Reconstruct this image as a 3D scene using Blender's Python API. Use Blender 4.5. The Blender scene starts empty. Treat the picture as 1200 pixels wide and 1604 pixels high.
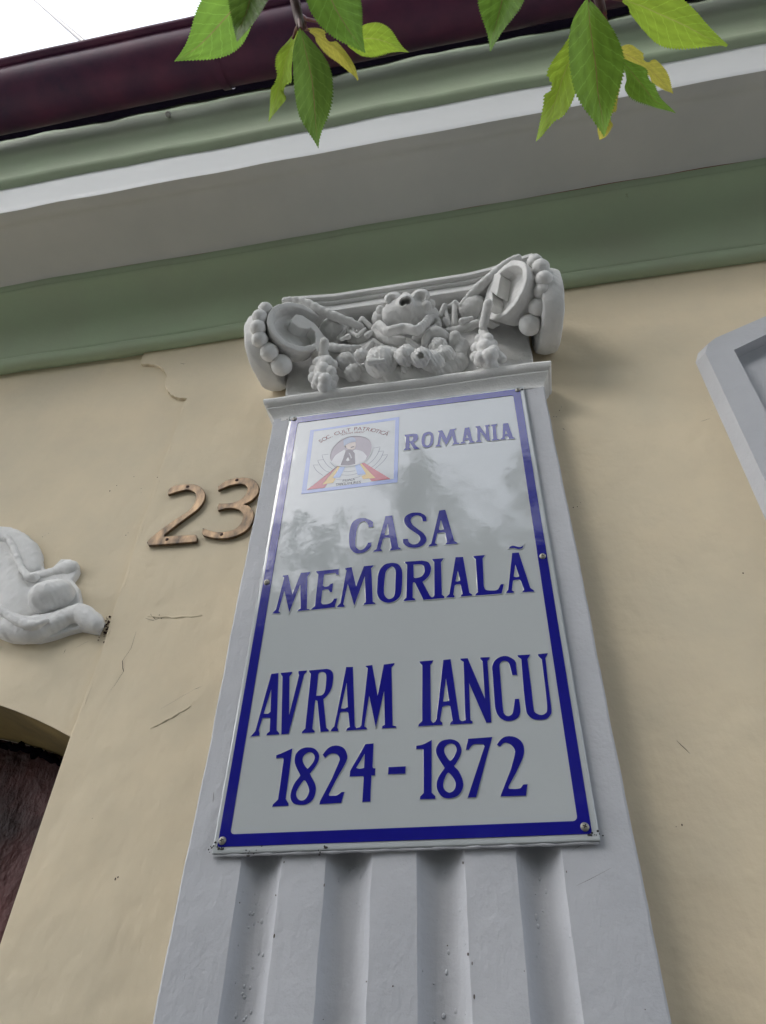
import bpy, bmesh, math, random
import numpy as np
from mathutils import Vector, Matrix
random.seed(7); rng = np.random.default_rng(7)
scene = bpy.context.scene
COL = scene.collection

# ---------------------------------------------------------------- camera
CAM = (0.16959, -1.03152, 1.60000)
cam_d = bpy.data.cameras.new('camera'); cam = bpy.data.objects.new('camera', cam_d); COL.objects.link(cam)
cam_d.sensor_fit = 'VERTICAL'; cam_d.sensor_height = 24.0; cam_d.lens = 16.9631
cam_d.clip_start = 0.02; cam_d.clip_end = 400
cam.matrix_world = Matrix([[0.982577, 0.104928, 0.153403, 0.169585], [0.183865, -0.669279, -0.719902, -1.031516], [0.027132, 0.735564, -0.676911, 1.6], [0.0, 0.0, 0.0, 1.0]])
scene.camera = cam

# ---------------------------------------------------------------- sky, sun, exposure
SUN_EL, SUN_AZ = math.radians(45), math.radians(48)     # azimuth measured left of straight out from the wall
world = bpy.data.worlds.new('World'); scene.world = world; world.use_nodes = True
nt = world.node_tree; nt.nodes.clear()
sky = nt.nodes.new('ShaderNodeTexSky'); sky.sky_type = 'NISHITA'; sky.sun_disc = False
sky.sun_elevation = SUN_EL; sky.sun_rotation = math.pi + SUN_AZ
sky.air_density = 1.0; sky.dust_density = 1.5; sky.ozone_density = 1.0
hs = nt.nodes.new('ShaderNodeHueSaturation'); hs.inputs['Saturation'].default_value = 0.34
bg = nt.nodes.new('ShaderNodeBackground'); bg.inputs['Strength'].default_value = 0.15
wo = nt.nodes.new('ShaderNodeOutputWorld')
nt.links.new(sky.outputs[0], hs.inputs['Color']); nt.links.new(hs.outputs[0], bg.inputs['Color']); nt.links.new(bg.outputs[0], wo.inputs['Surface'])
sun_d = bpy.data.lights.new('sun', 'SUN'); sun_d.energy = 0.5; sun_d.angle = math.radians(34); sun_d.color = (1.0, 0.97, 0.93)
sun = bpy.data.objects.new('sun', sun_d); COL.objects.link(sun)
sdir = Vector((-math.sin(SUN_AZ)*math.cos(SUN_EL), -math.cos(SUN_AZ)*math.cos(SUN_EL), math.sin(SUN_EL)))
sun.rotation_euler = sdir.to_track_quat('Z', 'Y').to_euler(); sun.location = sdir*20
vs = scene.view_settings
vs.view_transform = 'Standard'; vs.look = 'None'; vs.gamma = 1.0; vs.use_curve_mapping = False
vs.exposure = 2.0

# ---- measured outlines and points, metres unless noted (lettering in 0.1 mm on the plate)
LETTERS = [
('A', [[(-2241,1607),(-2215,1642),(-2179,1691),(-2066,2645),(-1948,2650),(-1850,1681),(-1805,1635),(-1803,1613),(-1995,1612),(-1992,1638),(-1954,1670),(-1974,1866),(-1975,1872),(-1976,1878),(-1980,1885),(-1991,1890),(-2013,1893),(-2045,1895),(-2077,1896),(-2101,1897),(-2130,1699),(-2110,1649),(-2109,1614)],[(-2028,2384),(-2091,1964),(-2076,1963),(-2058,1960),(-2038,1959),(-2022,1960),(-2010,1966),(-2000,1975),(-1992,1984),(-1985,1991)]]),
('V', [[(-1909,2649),(-1726,2652),(-1725,2627),(-1757,2571),(-1684,1903),(-1601,2583),(-1617,2626),(-1616,2658),(-1481,2657),(-1487,2628),(-1523,2587),(-1656,1615),(-1766,1611),(-1871,2580),(-1899,2621)]]),
('R', [[(-1447,2654),(-1161,2660),(-1147,2655),(-1130,2650),(-1112,2642),(-1096,2631),(-1083,2617),(-1071,2602),(-1060,2582),(-1053,2557),(-1048,2522),(-1046,2481),(-1046,2438),(-1048,2401),(-1050,2370),(-1053,2344),(-1058,2320),(-1066,2296),(-1075,2272),(-1087,2248),(-1099,2226),(-1113,2206),(-1128,2187),(-1144,2169),(-1160,2153),(-1172,2141),(-1091,1677),(-1050,1636),(-1048,1616),(-1169,1613),(-1176,1643),(-1261,2117),(-1266,2121),(-1272,2127),(-1278,2131),(-1284,2130),(-1289,2134),(-1293,2139),(-1297,2130),(-1300,2093),(-1301,2007),(-1301,1886),(-1300,1763),(-1300,1669),(-1261,1634),(-1261,1612),(-1453,1611),(-1451,1635),(-1407,1680),(-1411,2593),(-1440,2629)],[(-1292,2576),(-1288,2584),(-1284,2594),(-1277,2604),(-1268,2610),(-1254,2613),(-1235,2613),(-1217,2611),(-1201,2605),(-1188,2597),(-1177,2587),(-1168,2571),(-1161,2548),(-1156,2514),(-1153,2471),(-1152,2426),(-1151,2385),(-1152,2348),(-1153,2313),(-1157,2282),(-1163,2256),(-1171,2237),(-1182,2223),(-1195,2213),(-1210,2206),(-1230,2203),(-1252,2204),(-1274,2206),(-1291,2207)]]),
('A', [[(-1017,1614),(-1005,1646),(-966,1687),(-850,2667),(-744,2661),(-659,1676),(-635,1640),(-633,1612),(-780,1610),(-771,1644),(-733,1663),(-767,1884),(-771,1890),(-775,1897),(-782,1903),(-792,1908),(-809,1911),(-831,1912),(-853,1912),(-870,1911),(-881,1909),(-887,1905),(-891,1901),(-895,1897),(-925,1671),(-908,1640),(-908,1610)],[(-825,2407),(-887,1968),(-875,1967),(-859,1964),(-842,1962),(-827,1962),(-814,1966),(-802,1972),(-791,1979),(-782,1984)]]),
('M', [[(-542,2661),(-437,2670),(-334,2126),(-254,2662),(-89,2673),(-93,2646),(-133,2604),(-98,1646),(-47,1628),(-47,1609),(-250,1611),(-247,1645),(-211,1664),(-236,2222),(-345,1639),(-464,2159),(-518,1658),(-480,1632),(-477,1613),(-629,1611),(-631,1639),(-584,1649),(-560,1676),(-503,2622),(-535,2648)]]),
('I', [[(307,2671),(512,2671),(505,2643),(468,2595),(461,1690),(464,1684),(468,1677),(472,1669),(476,1663),(481,1658),(486,1655),(490,1652),(494,1649),(493,1609),(279,1610),(287,1643),(336,1689),(347,2600),(311,2644)]]),
('A', [[(498,1649),(503,1652),(510,1656),(518,1662),(524,1668),(530,1678),(536,1690),(541,1701),(545,1710),(669,2665),(780,2670),(871,1680),(874,1675),(879,1669),(883,1662),(888,1658),(892,1654),(896,1653),(900,1651),(903,1650),(901,1606),(735,1606),(742,1633),(775,1669),(750,1895),(743,1898),(734,1902),(723,1905),(712,1907),(697,1906),(680,1904),(664,1901),(651,1898),(643,1895),(637,1892),(633,1888),(630,1886),(593,1681),(625,1641),(622,1611),(497,1611)],[(700,2364),(645,1973),(654,1972),(665,1971),(678,1970),(690,1970),(701,1972),(714,1976),(725,1979),(735,1982)]]),
('N', [[(931,2665),(1039,2665),(1257,1965),(1262,2596),(1232,2637),(1233,2661),(1370,2654),(1364,2626),(1334,2590),(1319,1602),(1251,1600),(1038,2252),(1026,1659),(1054,1634),(1052,1605),(905,1606),(907,1650),(912,1649),(918,1648),(924,1648),(931,1648),(937,1651),(945,1656),(952,1660),(957,1664),(977,2608),(935,2643)]]),
('C', [[(1749,2323),(1681,2326),(1677,2356),(1673,2395),(1668,2435),(1664,2468),(1659,2493),(1655,2514),(1650,2531),(1642,2545),(1630,2558),(1614,2567),(1598,2574),(1583,2576),(1569,2575),(1554,2570),(1541,2562),(1529,2550),(1521,2539),(1515,2528),(1510,2507),(1506,2470),(1504,2409),(1503,2332),(1502,2246),(1501,2160),(1500,2069),(1499,1971),(1498,1879),(1498,1809),(1498,1768),(1500,1746),(1502,1735),(1508,1723),(1518,1707),(1530,1695),(1545,1686),(1559,1681),(1574,1681),(1590,1686),(1606,1695),(1620,1709),(1630,1728),(1639,1752),(1647,1780),(1654,1809),(1662,1841),(1669,1878),(1675,1912),(1680,1939),(1737,1937),(1738,1914),(1740,1884),(1741,1853),(1742,1824),(1742,1799),(1742,1774),(1740,1751),(1736,1728),(1728,1706),(1718,1684),(1706,1664),(1691,1647),(1674,1634),(1654,1623),(1633,1616),(1610,1610),(1587,1608),(1563,1607),(1538,1610),(1514,1617),(1492,1628),(1470,1644),(1450,1663),(1433,1685),(1419,1710),(1408,1738),(1400,1769),(1393,1805),(1390,1842),(1390,1881),(1391,1929),(1392,1990),(1393,2079),(1394,2186),(1396,2292),(1397,2374),(1397,2422),(1395,2450),(1396,2468),(1399,2490),(1407,2518),(1418,2545),(1432,2570),(1448,2592),(1469,2611),(1492,2627),(1517,2640),(1542,2649),(1565,2654),(1589,2656),(1612,2654),(1635,2648),(1658,2637),(1682,2620),(1704,2602),(1721,2586),(1733,2571),(1740,2556),(1745,2542),(1749,2532)]]),
('U', [[(1789,2652),(1969,2648),(1960,2620),(1927,2576),(1927,2467),(1928,2327),(1929,2182),(1929,2061),(1928,1970),(1927,1893),(1926,1829),(1927,1779),(1928,1746),(1930,1729),(1935,1719),(1944,1708),(1959,1694),(1978,1682),(2000,1672),(2020,1667),(2039,1668),(2058,1674),(2075,1683),(2090,1694),(2100,1705),(2106,1717),(2111,1736),(2116,1766),(2120,1806),(2123,1855),(2125,1918),(2128,2003),(2130,2127),(2132,2281),(2134,2434),(2135,2551),(2092,2616),(2091,2645),(2230,2649),(2222,2619),(2188,2570),(2185,2465),(2181,2328),(2177,2187),(2175,2065),(2174,1966),(2174,1877),(2174,1801),(2172,1741),(2167,1703),(2161,1683),(2153,1672),(2143,1659),(2130,1642),(2115,1627),(2098,1614),(2079,1605),(2057,1599),(2032,1596),(2007,1595),(1983,1597),(1959,1600),(1934,1605),(1911,1612),(1890,1623),(1872,1639),(1856,1657),(1842,1678),(1831,1701),(1825,1722),(1822,1743),(1821,1770),(1820,1808),(1819,1857),(1819,1913),(1820,1983),(1821,2069),(1825,2189),(1829,2333),(1834,2474),(1838,2583),(1793,2627)]]),
('1', [[(-1803,1291),(-1574,1381),(-1574,1304),(-1574,1205),(-1575,1099),(-1576,1000),(-1578,905),(-1580,809),(-1583,722),(-1585,653),(-1535,587),(-1532,559),(-1761,555),(-1758,583),(-1691,650),(-1684,1220),(-1686,1226),(-1687,1234),(-1692,1242),(-1702,1247),(-1722,1249),(-1749,1250),(-1776,1249),(-1797,1249)]]),
('8', [[(-1358,1386),(-1383,1384),(-1408,1379),(-1431,1371),(-1451,1360),(-1469,1346),(-1485,1329),(-1499,1310),(-1509,1289),(-1515,1265),(-1517,1239),(-1517,1211),(-1514,1185),(-1508,1160),(-1498,1136),(-1486,1112),(-1474,1088),(-1459,1062),(-1442,1036),(-1426,1011),(-1415,992),(-1410,980),(-1408,975),(-1410,969),(-1416,958),(-1429,939),(-1447,916),(-1467,889),(-1482,861),(-1495,830),(-1505,796),(-1514,762),(-1518,731),(-1519,705),(-1517,682),(-1512,661),(-1504,641),(-1495,624),(-1482,608),(-1467,594),(-1451,583),(-1432,575),(-1411,569),(-1388,565),(-1365,563),(-1341,562),(-1315,562),(-1290,565),(-1266,572),(-1244,583),(-1223,597),(-1205,615),(-1189,636),(-1178,661),(-1169,689),(-1164,719),(-1162,748),(-1162,772),(-1166,796),(-1173,820),(-1184,847),(-1203,881),(-1227,920),(-1250,957),(-1265,984),(-1271,997),(-1271,1000),(-1267,1001),(-1259,1009),(-1248,1027),(-1231,1050),(-1214,1075),(-1199,1099),(-1187,1122),(-1175,1146),(-1166,1169),(-1160,1192),(-1157,1214),(-1157,1236),(-1160,1257),(-1168,1279),(-1180,1301),(-1198,1324),(-1218,1345),(-1241,1362),(-1268,1373),(-1298,1381),(-1329,1385)],[(-1315,1313),(-1333,1308),(-1351,1299),(-1368,1287),(-1381,1273),(-1390,1258),(-1397,1241),(-1400,1223),(-1400,1205),(-1395,1185),(-1387,1164),(-1376,1143),(-1365,1125),(-1354,1108),(-1340,1093),(-1327,1080),(-1317,1071),(-1311,1067),(-1308,1067),(-1304,1071),(-1297,1079),(-1284,1093),(-1268,1111),(-1252,1133),(-1239,1153),(-1230,1172),(-1224,1192),(-1220,1211),(-1220,1230),(-1224,1247),(-1231,1264),(-1241,1280),(-1252,1292),(-1266,1302),(-1282,1309),(-1299,1313)],[(-1348,905),(-1359,896),(-1371,881),(-1383,861),(-1395,840),(-1408,818),(-1422,793),(-1433,767),(-1440,744),(-1442,723),(-1440,704),(-1435,686),(-1427,670),(-1416,655),(-1403,641),(-1387,630),(-1372,623),(-1355,620),(-1338,620),(-1321,625),(-1306,633),(-1293,646),(-1280,664),(-1270,684),(-1263,703),(-1259,721),(-1257,739),(-1258,757),(-1262,777),(-1269,800),(-1281,825),(-1293,850),(-1305,869),(-1315,884),(-1326,897),(-1337,904)]]),
('2', [[(-1067,1216),(-1106,1263),(-1094,1280),(-1080,1302),(-1064,1324),(-1048,1342),(-1033,1356),(-1017,1367),(-1000,1376),(-982,1382),(-962,1387),(-940,1389),(-918,1389),(-896,1386),(-873,1380),(-849,1372),(-826,1361),(-806,1346),(-789,1327),(-774,1305),(-762,1280),(-753,1256),(-746,1234),(-742,1212),(-742,1187),(-751,1152),(-773,1102),(-805,1039),(-838,978),(-863,931),(-972,690),(-965,669),(-944,668),(-918,667),(-891,666),(-869,666),(-855,669),(-845,673),(-837,678),(-829,684),(-819,690),(-810,698),(-801,706),(-794,711),(-752,711),(-788,566),(-1091,560),(-1087,599),(-945,901),(-926,952),(-902,1018),(-878,1083),(-860,1133),(-852,1160),(-848,1173),(-848,1181),(-851,1192),(-856,1208),(-863,1224),(-874,1239),(-886,1251),(-901,1261),(-920,1268),(-939,1273),(-956,1276),(-972,1276),(-987,1273),(-1002,1268),(-1016,1262),(-1030,1252),(-1044,1239),(-1057,1226)]]),
('4', [[(-488,1385),(-370,1389),(-371,1047),(-368,1043),(-366,1037),(-363,1031),(-358,1027),(-352,1024),(-345,1023),(-337,1023),(-331,1022),(-333,924),(-374,925),(-376,929),(-378,937),(-380,934),(-382,907),(-383,839),(-384,742),(-384,642),(-385,566),(-492,564),(-489,904),(-499,922),(-690,925),(-688,1002)],[(-490,1250),(-605,1043),(-594,1039),(-580,1034),(-565,1029),(-550,1027),(-535,1028),(-518,1031),(-503,1034),(-490,1037)]]),
('dash', [[(-144,1030),(96,1028),(93,927),(-147,930)]]),
('1', [[(248,1317),(265,1319),(288,1321),(313,1324),(340,1331),(372,1343),(407,1360),(440,1376),(466,1389),(452,647),(500,598),(497,563),(295,568),(297,600),(348,648),(351,1248),(350,1252),(351,1258),(348,1263),(340,1267),(321,1269),(295,1269),(268,1270),(247,1270)]]),
('8', [[(690,1385),(664,1382),(636,1377),(609,1369),(586,1356),(566,1336),(549,1311),(536,1284),(527,1258),(524,1234),(526,1210),(532,1186),(540,1161),(551,1134),(566,1105),(582,1077),(596,1053),(608,1032),(620,1014),(629,998),(635,985),(636,977),(635,974),(630,969),(621,958),(606,937),(587,909),(567,879),(551,851),(540,825),(531,800),(526,776),(523,752),(523,728),(526,705),(532,682),(541,661),(552,639),(566,618),(582,598),(601,583),(622,573),(647,566),(672,563),(698,563),(725,566),(754,572),(781,582),(806,595),(827,615),(845,639),(861,665),(872,690),(879,714),(882,737),(881,762),(877,789),(869,821),(857,856),(843,890),(829,920),(813,944),(794,965),(778,982),(768,997),(766,1005),(770,1008),(778,1013),(788,1024),(803,1046),(822,1075),(841,1105),(857,1134),(867,1158),(874,1182),(879,1205),(879,1228),(876,1254),(869,1280),(859,1306),(847,1327),(832,1344),(814,1357),(794,1368),(774,1376),(754,1382),(734,1386),(713,1387)],[(725,1324),(708,1320),(689,1312),(672,1302),(659,1289),(649,1275),(643,1258),(639,1241),(638,1222),(640,1204),(646,1184),(654,1163),(664,1144),(675,1122),(690,1099),(706,1081),(722,1075),(740,1087),(760,1112),(779,1141),(793,1166),(803,1184),(810,1200),(814,1216),(815,1232),(813,1250),(808,1269),(800,1287),(790,1301),(776,1311),(760,1319),(743,1324)],[(687,912),(672,905),(658,886),(646,861),(636,837),(627,815),(619,792),(614,769),(611,747),(612,727),(615,708),(622,690),(631,674),(643,661),(658,649),(675,640),(692,636),(708,638),(726,646),(742,656),(755,669),(766,683),(774,701),(779,720),(781,739),(781,759),(778,779),(771,800),(761,822),(746,848),(726,877),(705,901)]]),
('7', [[(979,1378),(1315,1383),(1042,562),(933,560),(1203,1258),(1186,1288),(1161,1290),(1128,1293),(1094,1295),(1067,1295),(1050,1292),(1038,1287),(1029,1281),(1020,1272),(1009,1260),(999,1245),(989,1230),(982,1218),(942,1221)]]),
('2', [[(1419,1245),(1397,1243),(1374,1271),(1384,1285),(1397,1303),(1412,1321),(1428,1337),(1445,1351),(1463,1363),(1483,1373),(1505,1379),(1531,1382),(1559,1381),(1588,1376),(1614,1369),(1638,1358),(1661,1343),(1681,1326),(1699,1306),(1712,1283),(1723,1256),(1730,1228),(1733,1198),(1732,1169),(1728,1139),(1719,1107),(1705,1068),(1681,1019),(1649,961),(1617,905),(1592,862),(1480,688),(1478,681),(1476,672),(1475,663),(1477,657),(1483,652),(1492,650),(1504,648),(1520,648),(1543,646),(1571,645),(1600,646),(1624,650),(1640,659),(1651,673),(1661,687),(1672,697),(1686,700),(1701,700),(1715,699),(1726,698),(1692,552),(1366,556),(1375,587),(1526,902),(1542,945),(1562,1001),(1583,1057),(1598,1102),(1605,1132),(1609,1153),(1608,1169),(1606,1187),(1600,1206),(1591,1224),(1579,1241),(1567,1256),(1553,1267),(1537,1276),(1521,1283),(1506,1288),(1494,1291),(1482,1291),(1471,1289),(1461,1285),(1449,1277),(1438,1266),(1427,1254)]]),
('M', [[(-2123,4603),(-2022,4609),(-1895,4159),(-1791,4624),(-1625,4628),(-1631,4585),(-1662,4537),(-1604,3837),(-1558,3828),(-1561,3814),(-1756,3810),(-1751,3833),(-1712,3858),(-1775,4384),(-1906,3810),(-2052,4276),(-2101,3840),(-2071,3818),(-2075,3799),(-2200,3807),(-2193,3830),(-2148,3880),(-2087,4560),(-2111,4575)]]),
('E', [[(-1512,4628),(-1107,4633),(-1100,4503),(-1141,4515),(-1144,4524),(-1148,4535),(-1156,4546),(-1175,4553),(-1210,4554),(-1258,4552),(-1306,4549),(-1342,4546),(-1347,4545),(-1354,4544),(-1361,4537),(-1365,4516),(-1366,4470),(-1365,4408),(-1364,4344),(-1363,4295),(-1357,4290),(-1350,4283),(-1341,4276),(-1330,4271),(-1315,4269),(-1298,4269),(-1282,4271),(-1268,4274),(-1259,4282),(-1253,4292),(-1248,4303),(-1240,4311),(-1227,4318),(-1213,4323),(-1198,4327),(-1187,4331),(-1190,4147),(-1227,4149),(-1232,4160),(-1238,4175),(-1246,4190),(-1256,4201),(-1269,4208),(-1284,4212),(-1300,4215),(-1315,4215),(-1329,4212),(-1343,4207),(-1356,4200),(-1367,4196),(-1370,3945),(-1363,3935),(-1355,3924),(-1344,3912),(-1329,3904),(-1307,3901),(-1280,3900),(-1252,3902),(-1228,3906),(-1210,3912),(-1194,3919),(-1181,3929),(-1170,3941),(-1161,3955),(-1154,3972),(-1148,3988),(-1144,4001),(-1093,3998),(-1121,3823),(-1524,3812),(-1516,3833),(-1466,3882),(-1465,4553),(-1503,4601)]]),
('M', [[(-992,4635),(-879,4645),(-775,4210),(-658,4639),(-488,4640),(-495,4620),(-527,4580),(-473,3863),(-429,3839),(-432,3821),(-624,3822),(-618,3849),(-591,3870),(-632,4431),(-786,3829),(-925,4301),(-979,3868),(-951,3837),(-955,3816),(-1080,3819),(-1072,3842),(-1025,3897),(-964,4585),(-986,4608)]]),
('O', [[(-203,4655),(-233,4651),(-262,4644),(-290,4632),(-315,4611),(-339,4583),(-361,4548),(-379,4505),(-393,4454),(-401,4389),(-404,4311),(-404,4234),(-404,4169),(-405,4122),(-406,4086),(-404,4054),(-399,4023),(-391,3988),(-379,3955),(-364,3924),(-346,3897),(-322,3873),(-294,3852),(-264,3835),(-235,3824),(-206,3819),(-175,3821),(-145,3827),(-117,3837),(-90,3852),(-63,3871),(-39,3894),(-20,3922),(-7,3951),(1,3984),(7,4023),(12,4075),(16,4147),(19,4235),(20,4323),(19,4394),(16,4443),(11,4479),(4,4508),(-7,4536),(-21,4565),(-37,4590),(-57,4612),(-80,4630),(-107,4642),(-139,4651),(-172,4655)],[(-177,4574),(-198,4563),(-221,4543),(-244,4517),(-261,4490),(-271,4462),(-276,4432),(-279,4397),(-282,4354),(-286,4297),(-289,4230),(-291,4163),(-292,4108),(-291,4068),(-290,4037),(-286,4011),(-279,3985),(-267,3959),(-252,3934),(-235,3914),(-217,3900),(-198,3894),(-176,3894),(-155,3900),(-138,3911),(-125,3924),(-115,3941),(-107,3966),(-100,4002),(-96,4056),(-95,4124),(-95,4195),(-94,4258),(-93,4311),(-92,4361),(-91,4406),(-93,4445),(-97,4477),(-102,4503),(-110,4524),(-119,4542),(-131,4557),(-144,4569),(-160,4576)]]),
('R', [[(62,4651),(360,4642),(383,4634),(412,4625),(441,4612),(465,4594),(483,4569),(496,4537),(506,4503),(512,4469),(512,4436),(508,4402),(501,4370),(493,4341),(482,4316),(470,4295),(455,4275),(439,4256),(421,4237),(399,4218),(378,4201),(362,4188),(485,3885),(489,3879),(494,3872),(500,3864),(505,3858),(510,3855),(515,3853),(519,3852),(523,3852),(522,3815),(379,3818),(242,4176),(237,4181),(230,4189),(223,4195),(217,4196),(212,4196),(207,4194),(203,4183),(200,4155),(198,4098),(197,4019),(197,3940),(196,3879),(237,3850),(235,3825),(47,3828),(53,3852),(94,3890),(105,4584),(69,4623)],[(211,4571),(231,4571),(256,4571),(283,4571),(307,4568),(328,4564),(348,4559),(366,4551),(380,4538),(391,4518),(399,4494),(404,4467),(406,4442),(406,4419),(403,4395),(397,4373),(389,4353),(379,4335),(367,4318),(353,4305),(336,4294),(314,4286),(288,4281),(262,4278),(242,4279),(230,4283),(223,4292),(219,4301),(215,4308)]]),
('I', [[(540,4652),(732,4648),(721,4620),(686,4568),(681,3889),(720,3845),(717,3816),(526,3817),(527,3851),(532,3854),(538,3857),(544,3861),(549,3866),(553,3874),(557,3884),(560,3894),(562,3902),(573,4589),(546,4625)]]),
('A', [[(752,3820),(762,3843),(808,3888),(939,4644),(1064,4637),(1132,3877),(1175,3836),(1172,3817),(991,3819),(999,3845),(1024,3867),(1002,4040),(1000,4046),(998,4053),(994,4060),(986,4065),(974,4067),(957,4068),(940,4068),(926,4066),(916,4064),(909,4059),(904,4055),(899,4052),(868,3869),(888,3837),(881,3813)],[(965,4364),(915,4138),(921,4135),(929,4131),(939,4128),(949,4127),(960,4129),(974,4133),(986,4138),(996,4142)]]),
('L', [[(1241,4634),(1431,4632),(1421,4604),(1391,4562),(1373,3987),(1376,3970),(1380,3949),(1386,3927),(1398,3910),(1419,3898),(1447,3890),(1477,3884),(1505,3881),(1529,3879),(1553,3879),(1575,3884),(1594,3893),(1610,3913),(1624,3940),(1635,3967),(1647,3986),(1660,3993),(1674,3993),(1686,3990),(1695,3988),(1646,3805),(1227,3813),(1235,3842),(1271,3874),(1278,4563),(1246,4606)]]),
('A', [[(1719,3807),(1733,3837),(1760,3870),(1892,4620),(1999,4617),(2110,3868),(2162,3807),(2159,3788),(1977,3798),(1989,3821),(2011,3843),(1980,4018),(1976,4026),(1973,4035),(1967,4044),(1957,4051),(1942,4054),(1922,4055),(1901,4055),(1885,4054),(1873,4053),(1864,4050),(1856,4047),(1850,4045),(1813,3852),(1843,3825),(1837,3801)],[(1920,4380),(1868,4126),(1876,4121),(1886,4115),(1898,4109),(1909,4106),(1922,4107),(1936,4109),(1949,4113),(1960,4116)]]),
('tilde', [[(1846,4727),(1850,4735),(1855,4744),(1862,4754),(1870,4762),(1881,4768),(1894,4774),(1909,4777),(1923,4777),(1937,4773),(1952,4765),(1967,4755),(1982,4748),(1997,4741),(2012,4735),(2027,4730),(2041,4730),(2055,4734),(2069,4744),(2082,4753),(2091,4761),(2088,4750),(2084,4736),(2078,4721),(2070,4710),(2059,4702),(2046,4695),(2032,4691),(2017,4690),(2000,4693),(1982,4700),(1964,4708),(1948,4715),(1934,4719),(1921,4722),(1910,4724),(1898,4726),(1884,4727),(1870,4727),(1857,4727)]]),
('C', [[(-533,5534),(-608,5539),(-612,5557),(-617,5581),(-624,5606),(-632,5628),(-642,5646),(-654,5662),(-666,5676),(-680,5687),(-694,5694),(-709,5699),(-725,5700),(-740,5695),(-757,5686),(-776,5673),(-793,5653),(-807,5626),(-818,5589),(-826,5544),(-832,5492),(-837,5436),(-840,5368),(-842,5292),(-841,5218),(-838,5158),(-831,5119),(-822,5091),(-810,5072),(-797,5054),(-782,5038),(-764,5025),(-745,5017),(-727,5014),(-710,5016),(-692,5025),(-676,5036),(-661,5049),(-650,5065),(-641,5083),(-633,5102),(-626,5119),(-619,5133),(-613,5147),(-608,5159),(-604,5168),(-542,5165),(-547,5084),(-561,5062),(-578,5034),(-598,5006),(-620,4983),(-644,4967),(-670,4955),(-697,4947),(-724,4942),(-751,4941),(-778,4942),(-805,4948),(-831,4960),(-855,4980),(-879,5005),(-900,5035),(-918,5069),(-933,5108),(-945,5150),(-954,5197),(-960,5249),(-965,5309),(-967,5377),(-966,5444),(-964,5504),(-959,5556),(-953,5603),(-944,5645),(-930,5682),(-911,5713),(-888,5739),(-862,5759),(-835,5774),(-806,5783),(-776,5786),(-745,5785),(-714,5778),(-682,5766),(-649,5748),(-617,5727),(-591,5709),(-571,5692),(-555,5675),(-543,5660),(-533,5648)]]),
('A', [[(-503,4944),(-489,4971),(-448,4998),(-304,5766),(-179,5767),(-56,4997),(-12,4960),(-16,4941),(-202,4940),(-195,4969),(-176,4988),(-203,5201),(-206,5208),(-209,5217),(-214,5226),(-223,5233),(-240,5238),(-261,5242),(-283,5244),(-301,5244),(-314,5240),(-324,5235),(-332,5228),(-339,5224),(-379,5001),(-349,4968),(-354,4945)],[(-258,5589),(-312,5315),(-305,5312),(-295,5306),(-284,5302),(-273,5300),(-261,5302),(-248,5307),(-235,5312),(-225,5316)]]),
('S', [[(447,5544),(384,5548),(381,5568),(378,5595),(374,5623),(365,5646),(352,5664),(335,5679),(316,5692),(297,5700),(278,5704),(257,5704),(237,5700),(219,5692),(202,5680),(186,5664),(174,5644),(166,5622),(165,5595),(169,5565),(178,5533),(190,5502),(206,5474),(227,5446),(251,5418),(276,5388),(304,5357),(336,5325),(366,5293),(390,5260),(409,5227),(425,5193),(436,5160),(442,5129),(443,5100),(439,5072),(430,5046),(416,5022),(396,5000),(371,4979),(342,4962),(312,4951),(280,4945),(246,4945),(211,4949),(180,4955),(153,4963),(128,4975),(106,4988),(86,5004),(69,5023),(54,5045),(42,5067),(32,5084),(27,5171),(110,5165),(113,5148),(118,5126),(124,5103),(133,5083),(146,5066),(162,5049),(180,5035),(199,5026),(220,5021),(243,5021),(265,5025),(284,5034),(301,5050),(317,5071),(329,5094),(336,5118),(337,5143),(334,5168),(326,5194),(314,5220),(296,5245),(272,5269),(246,5293),(219,5320),(190,5351),(158,5383),(128,5417),(103,5450),(82,5484),(64,5519),(51,5553),(44,5587),(43,5621),(47,5654),(57,5686),(72,5713),(93,5735),(119,5754),(149,5768),(180,5777),(214,5780),(250,5779),(286,5773),(317,5765),(344,5754),(367,5739),(387,5722),(405,5706),(420,5687),(431,5667),(441,5649),(449,5634)]]),
('A', [[(477,4942),(490,4969),(530,5008),(688,5765),(795,5768),(929,5010),(983,4962),(978,4941),(775,4952),(787,4975),(806,4996),(787,5200),(785,5206),(783,5214),(779,5221),(769,5227),(749,5231),(723,5234),(696,5235),(674,5235),(660,5232),(650,5228),(643,5223),(636,5220),(590,5005),(627,4971),(621,4948)],[(711,5546),(667,5311),(674,5306),(683,5300),(693,5294),(704,5291),(718,5292),(734,5295),(750,5300),(761,5303)]]),
('R', [[(31,7957),(212,7957),(229,7952),(251,7946),(272,7938),(289,7926),(299,7909),(305,7888),(309,7865),(310,7842),(308,7818),(304,7794),(298,7770),(288,7749),(273,7731),(253,7716),(233,7702),(218,7692),(287,7544),(333,7501),(331,7483),(233,7487),(151,7684),(136,7706),(132,7549),(154,7520),(152,7495),(25,7492),(29,7523),(55,7553),(66,7879),(40,7923)],[(132,7890),(144,7889),(161,7888),(177,7885),(190,7879),(199,7870),(206,7857),(210,7842),(212,7827),(212,7811),(210,7794),(206,7778),(201,7765),(195,7755),(187,7747),(178,7742),(169,7739),(159,7739),(149,7743),(139,7748),(132,7752)]]),
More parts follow.
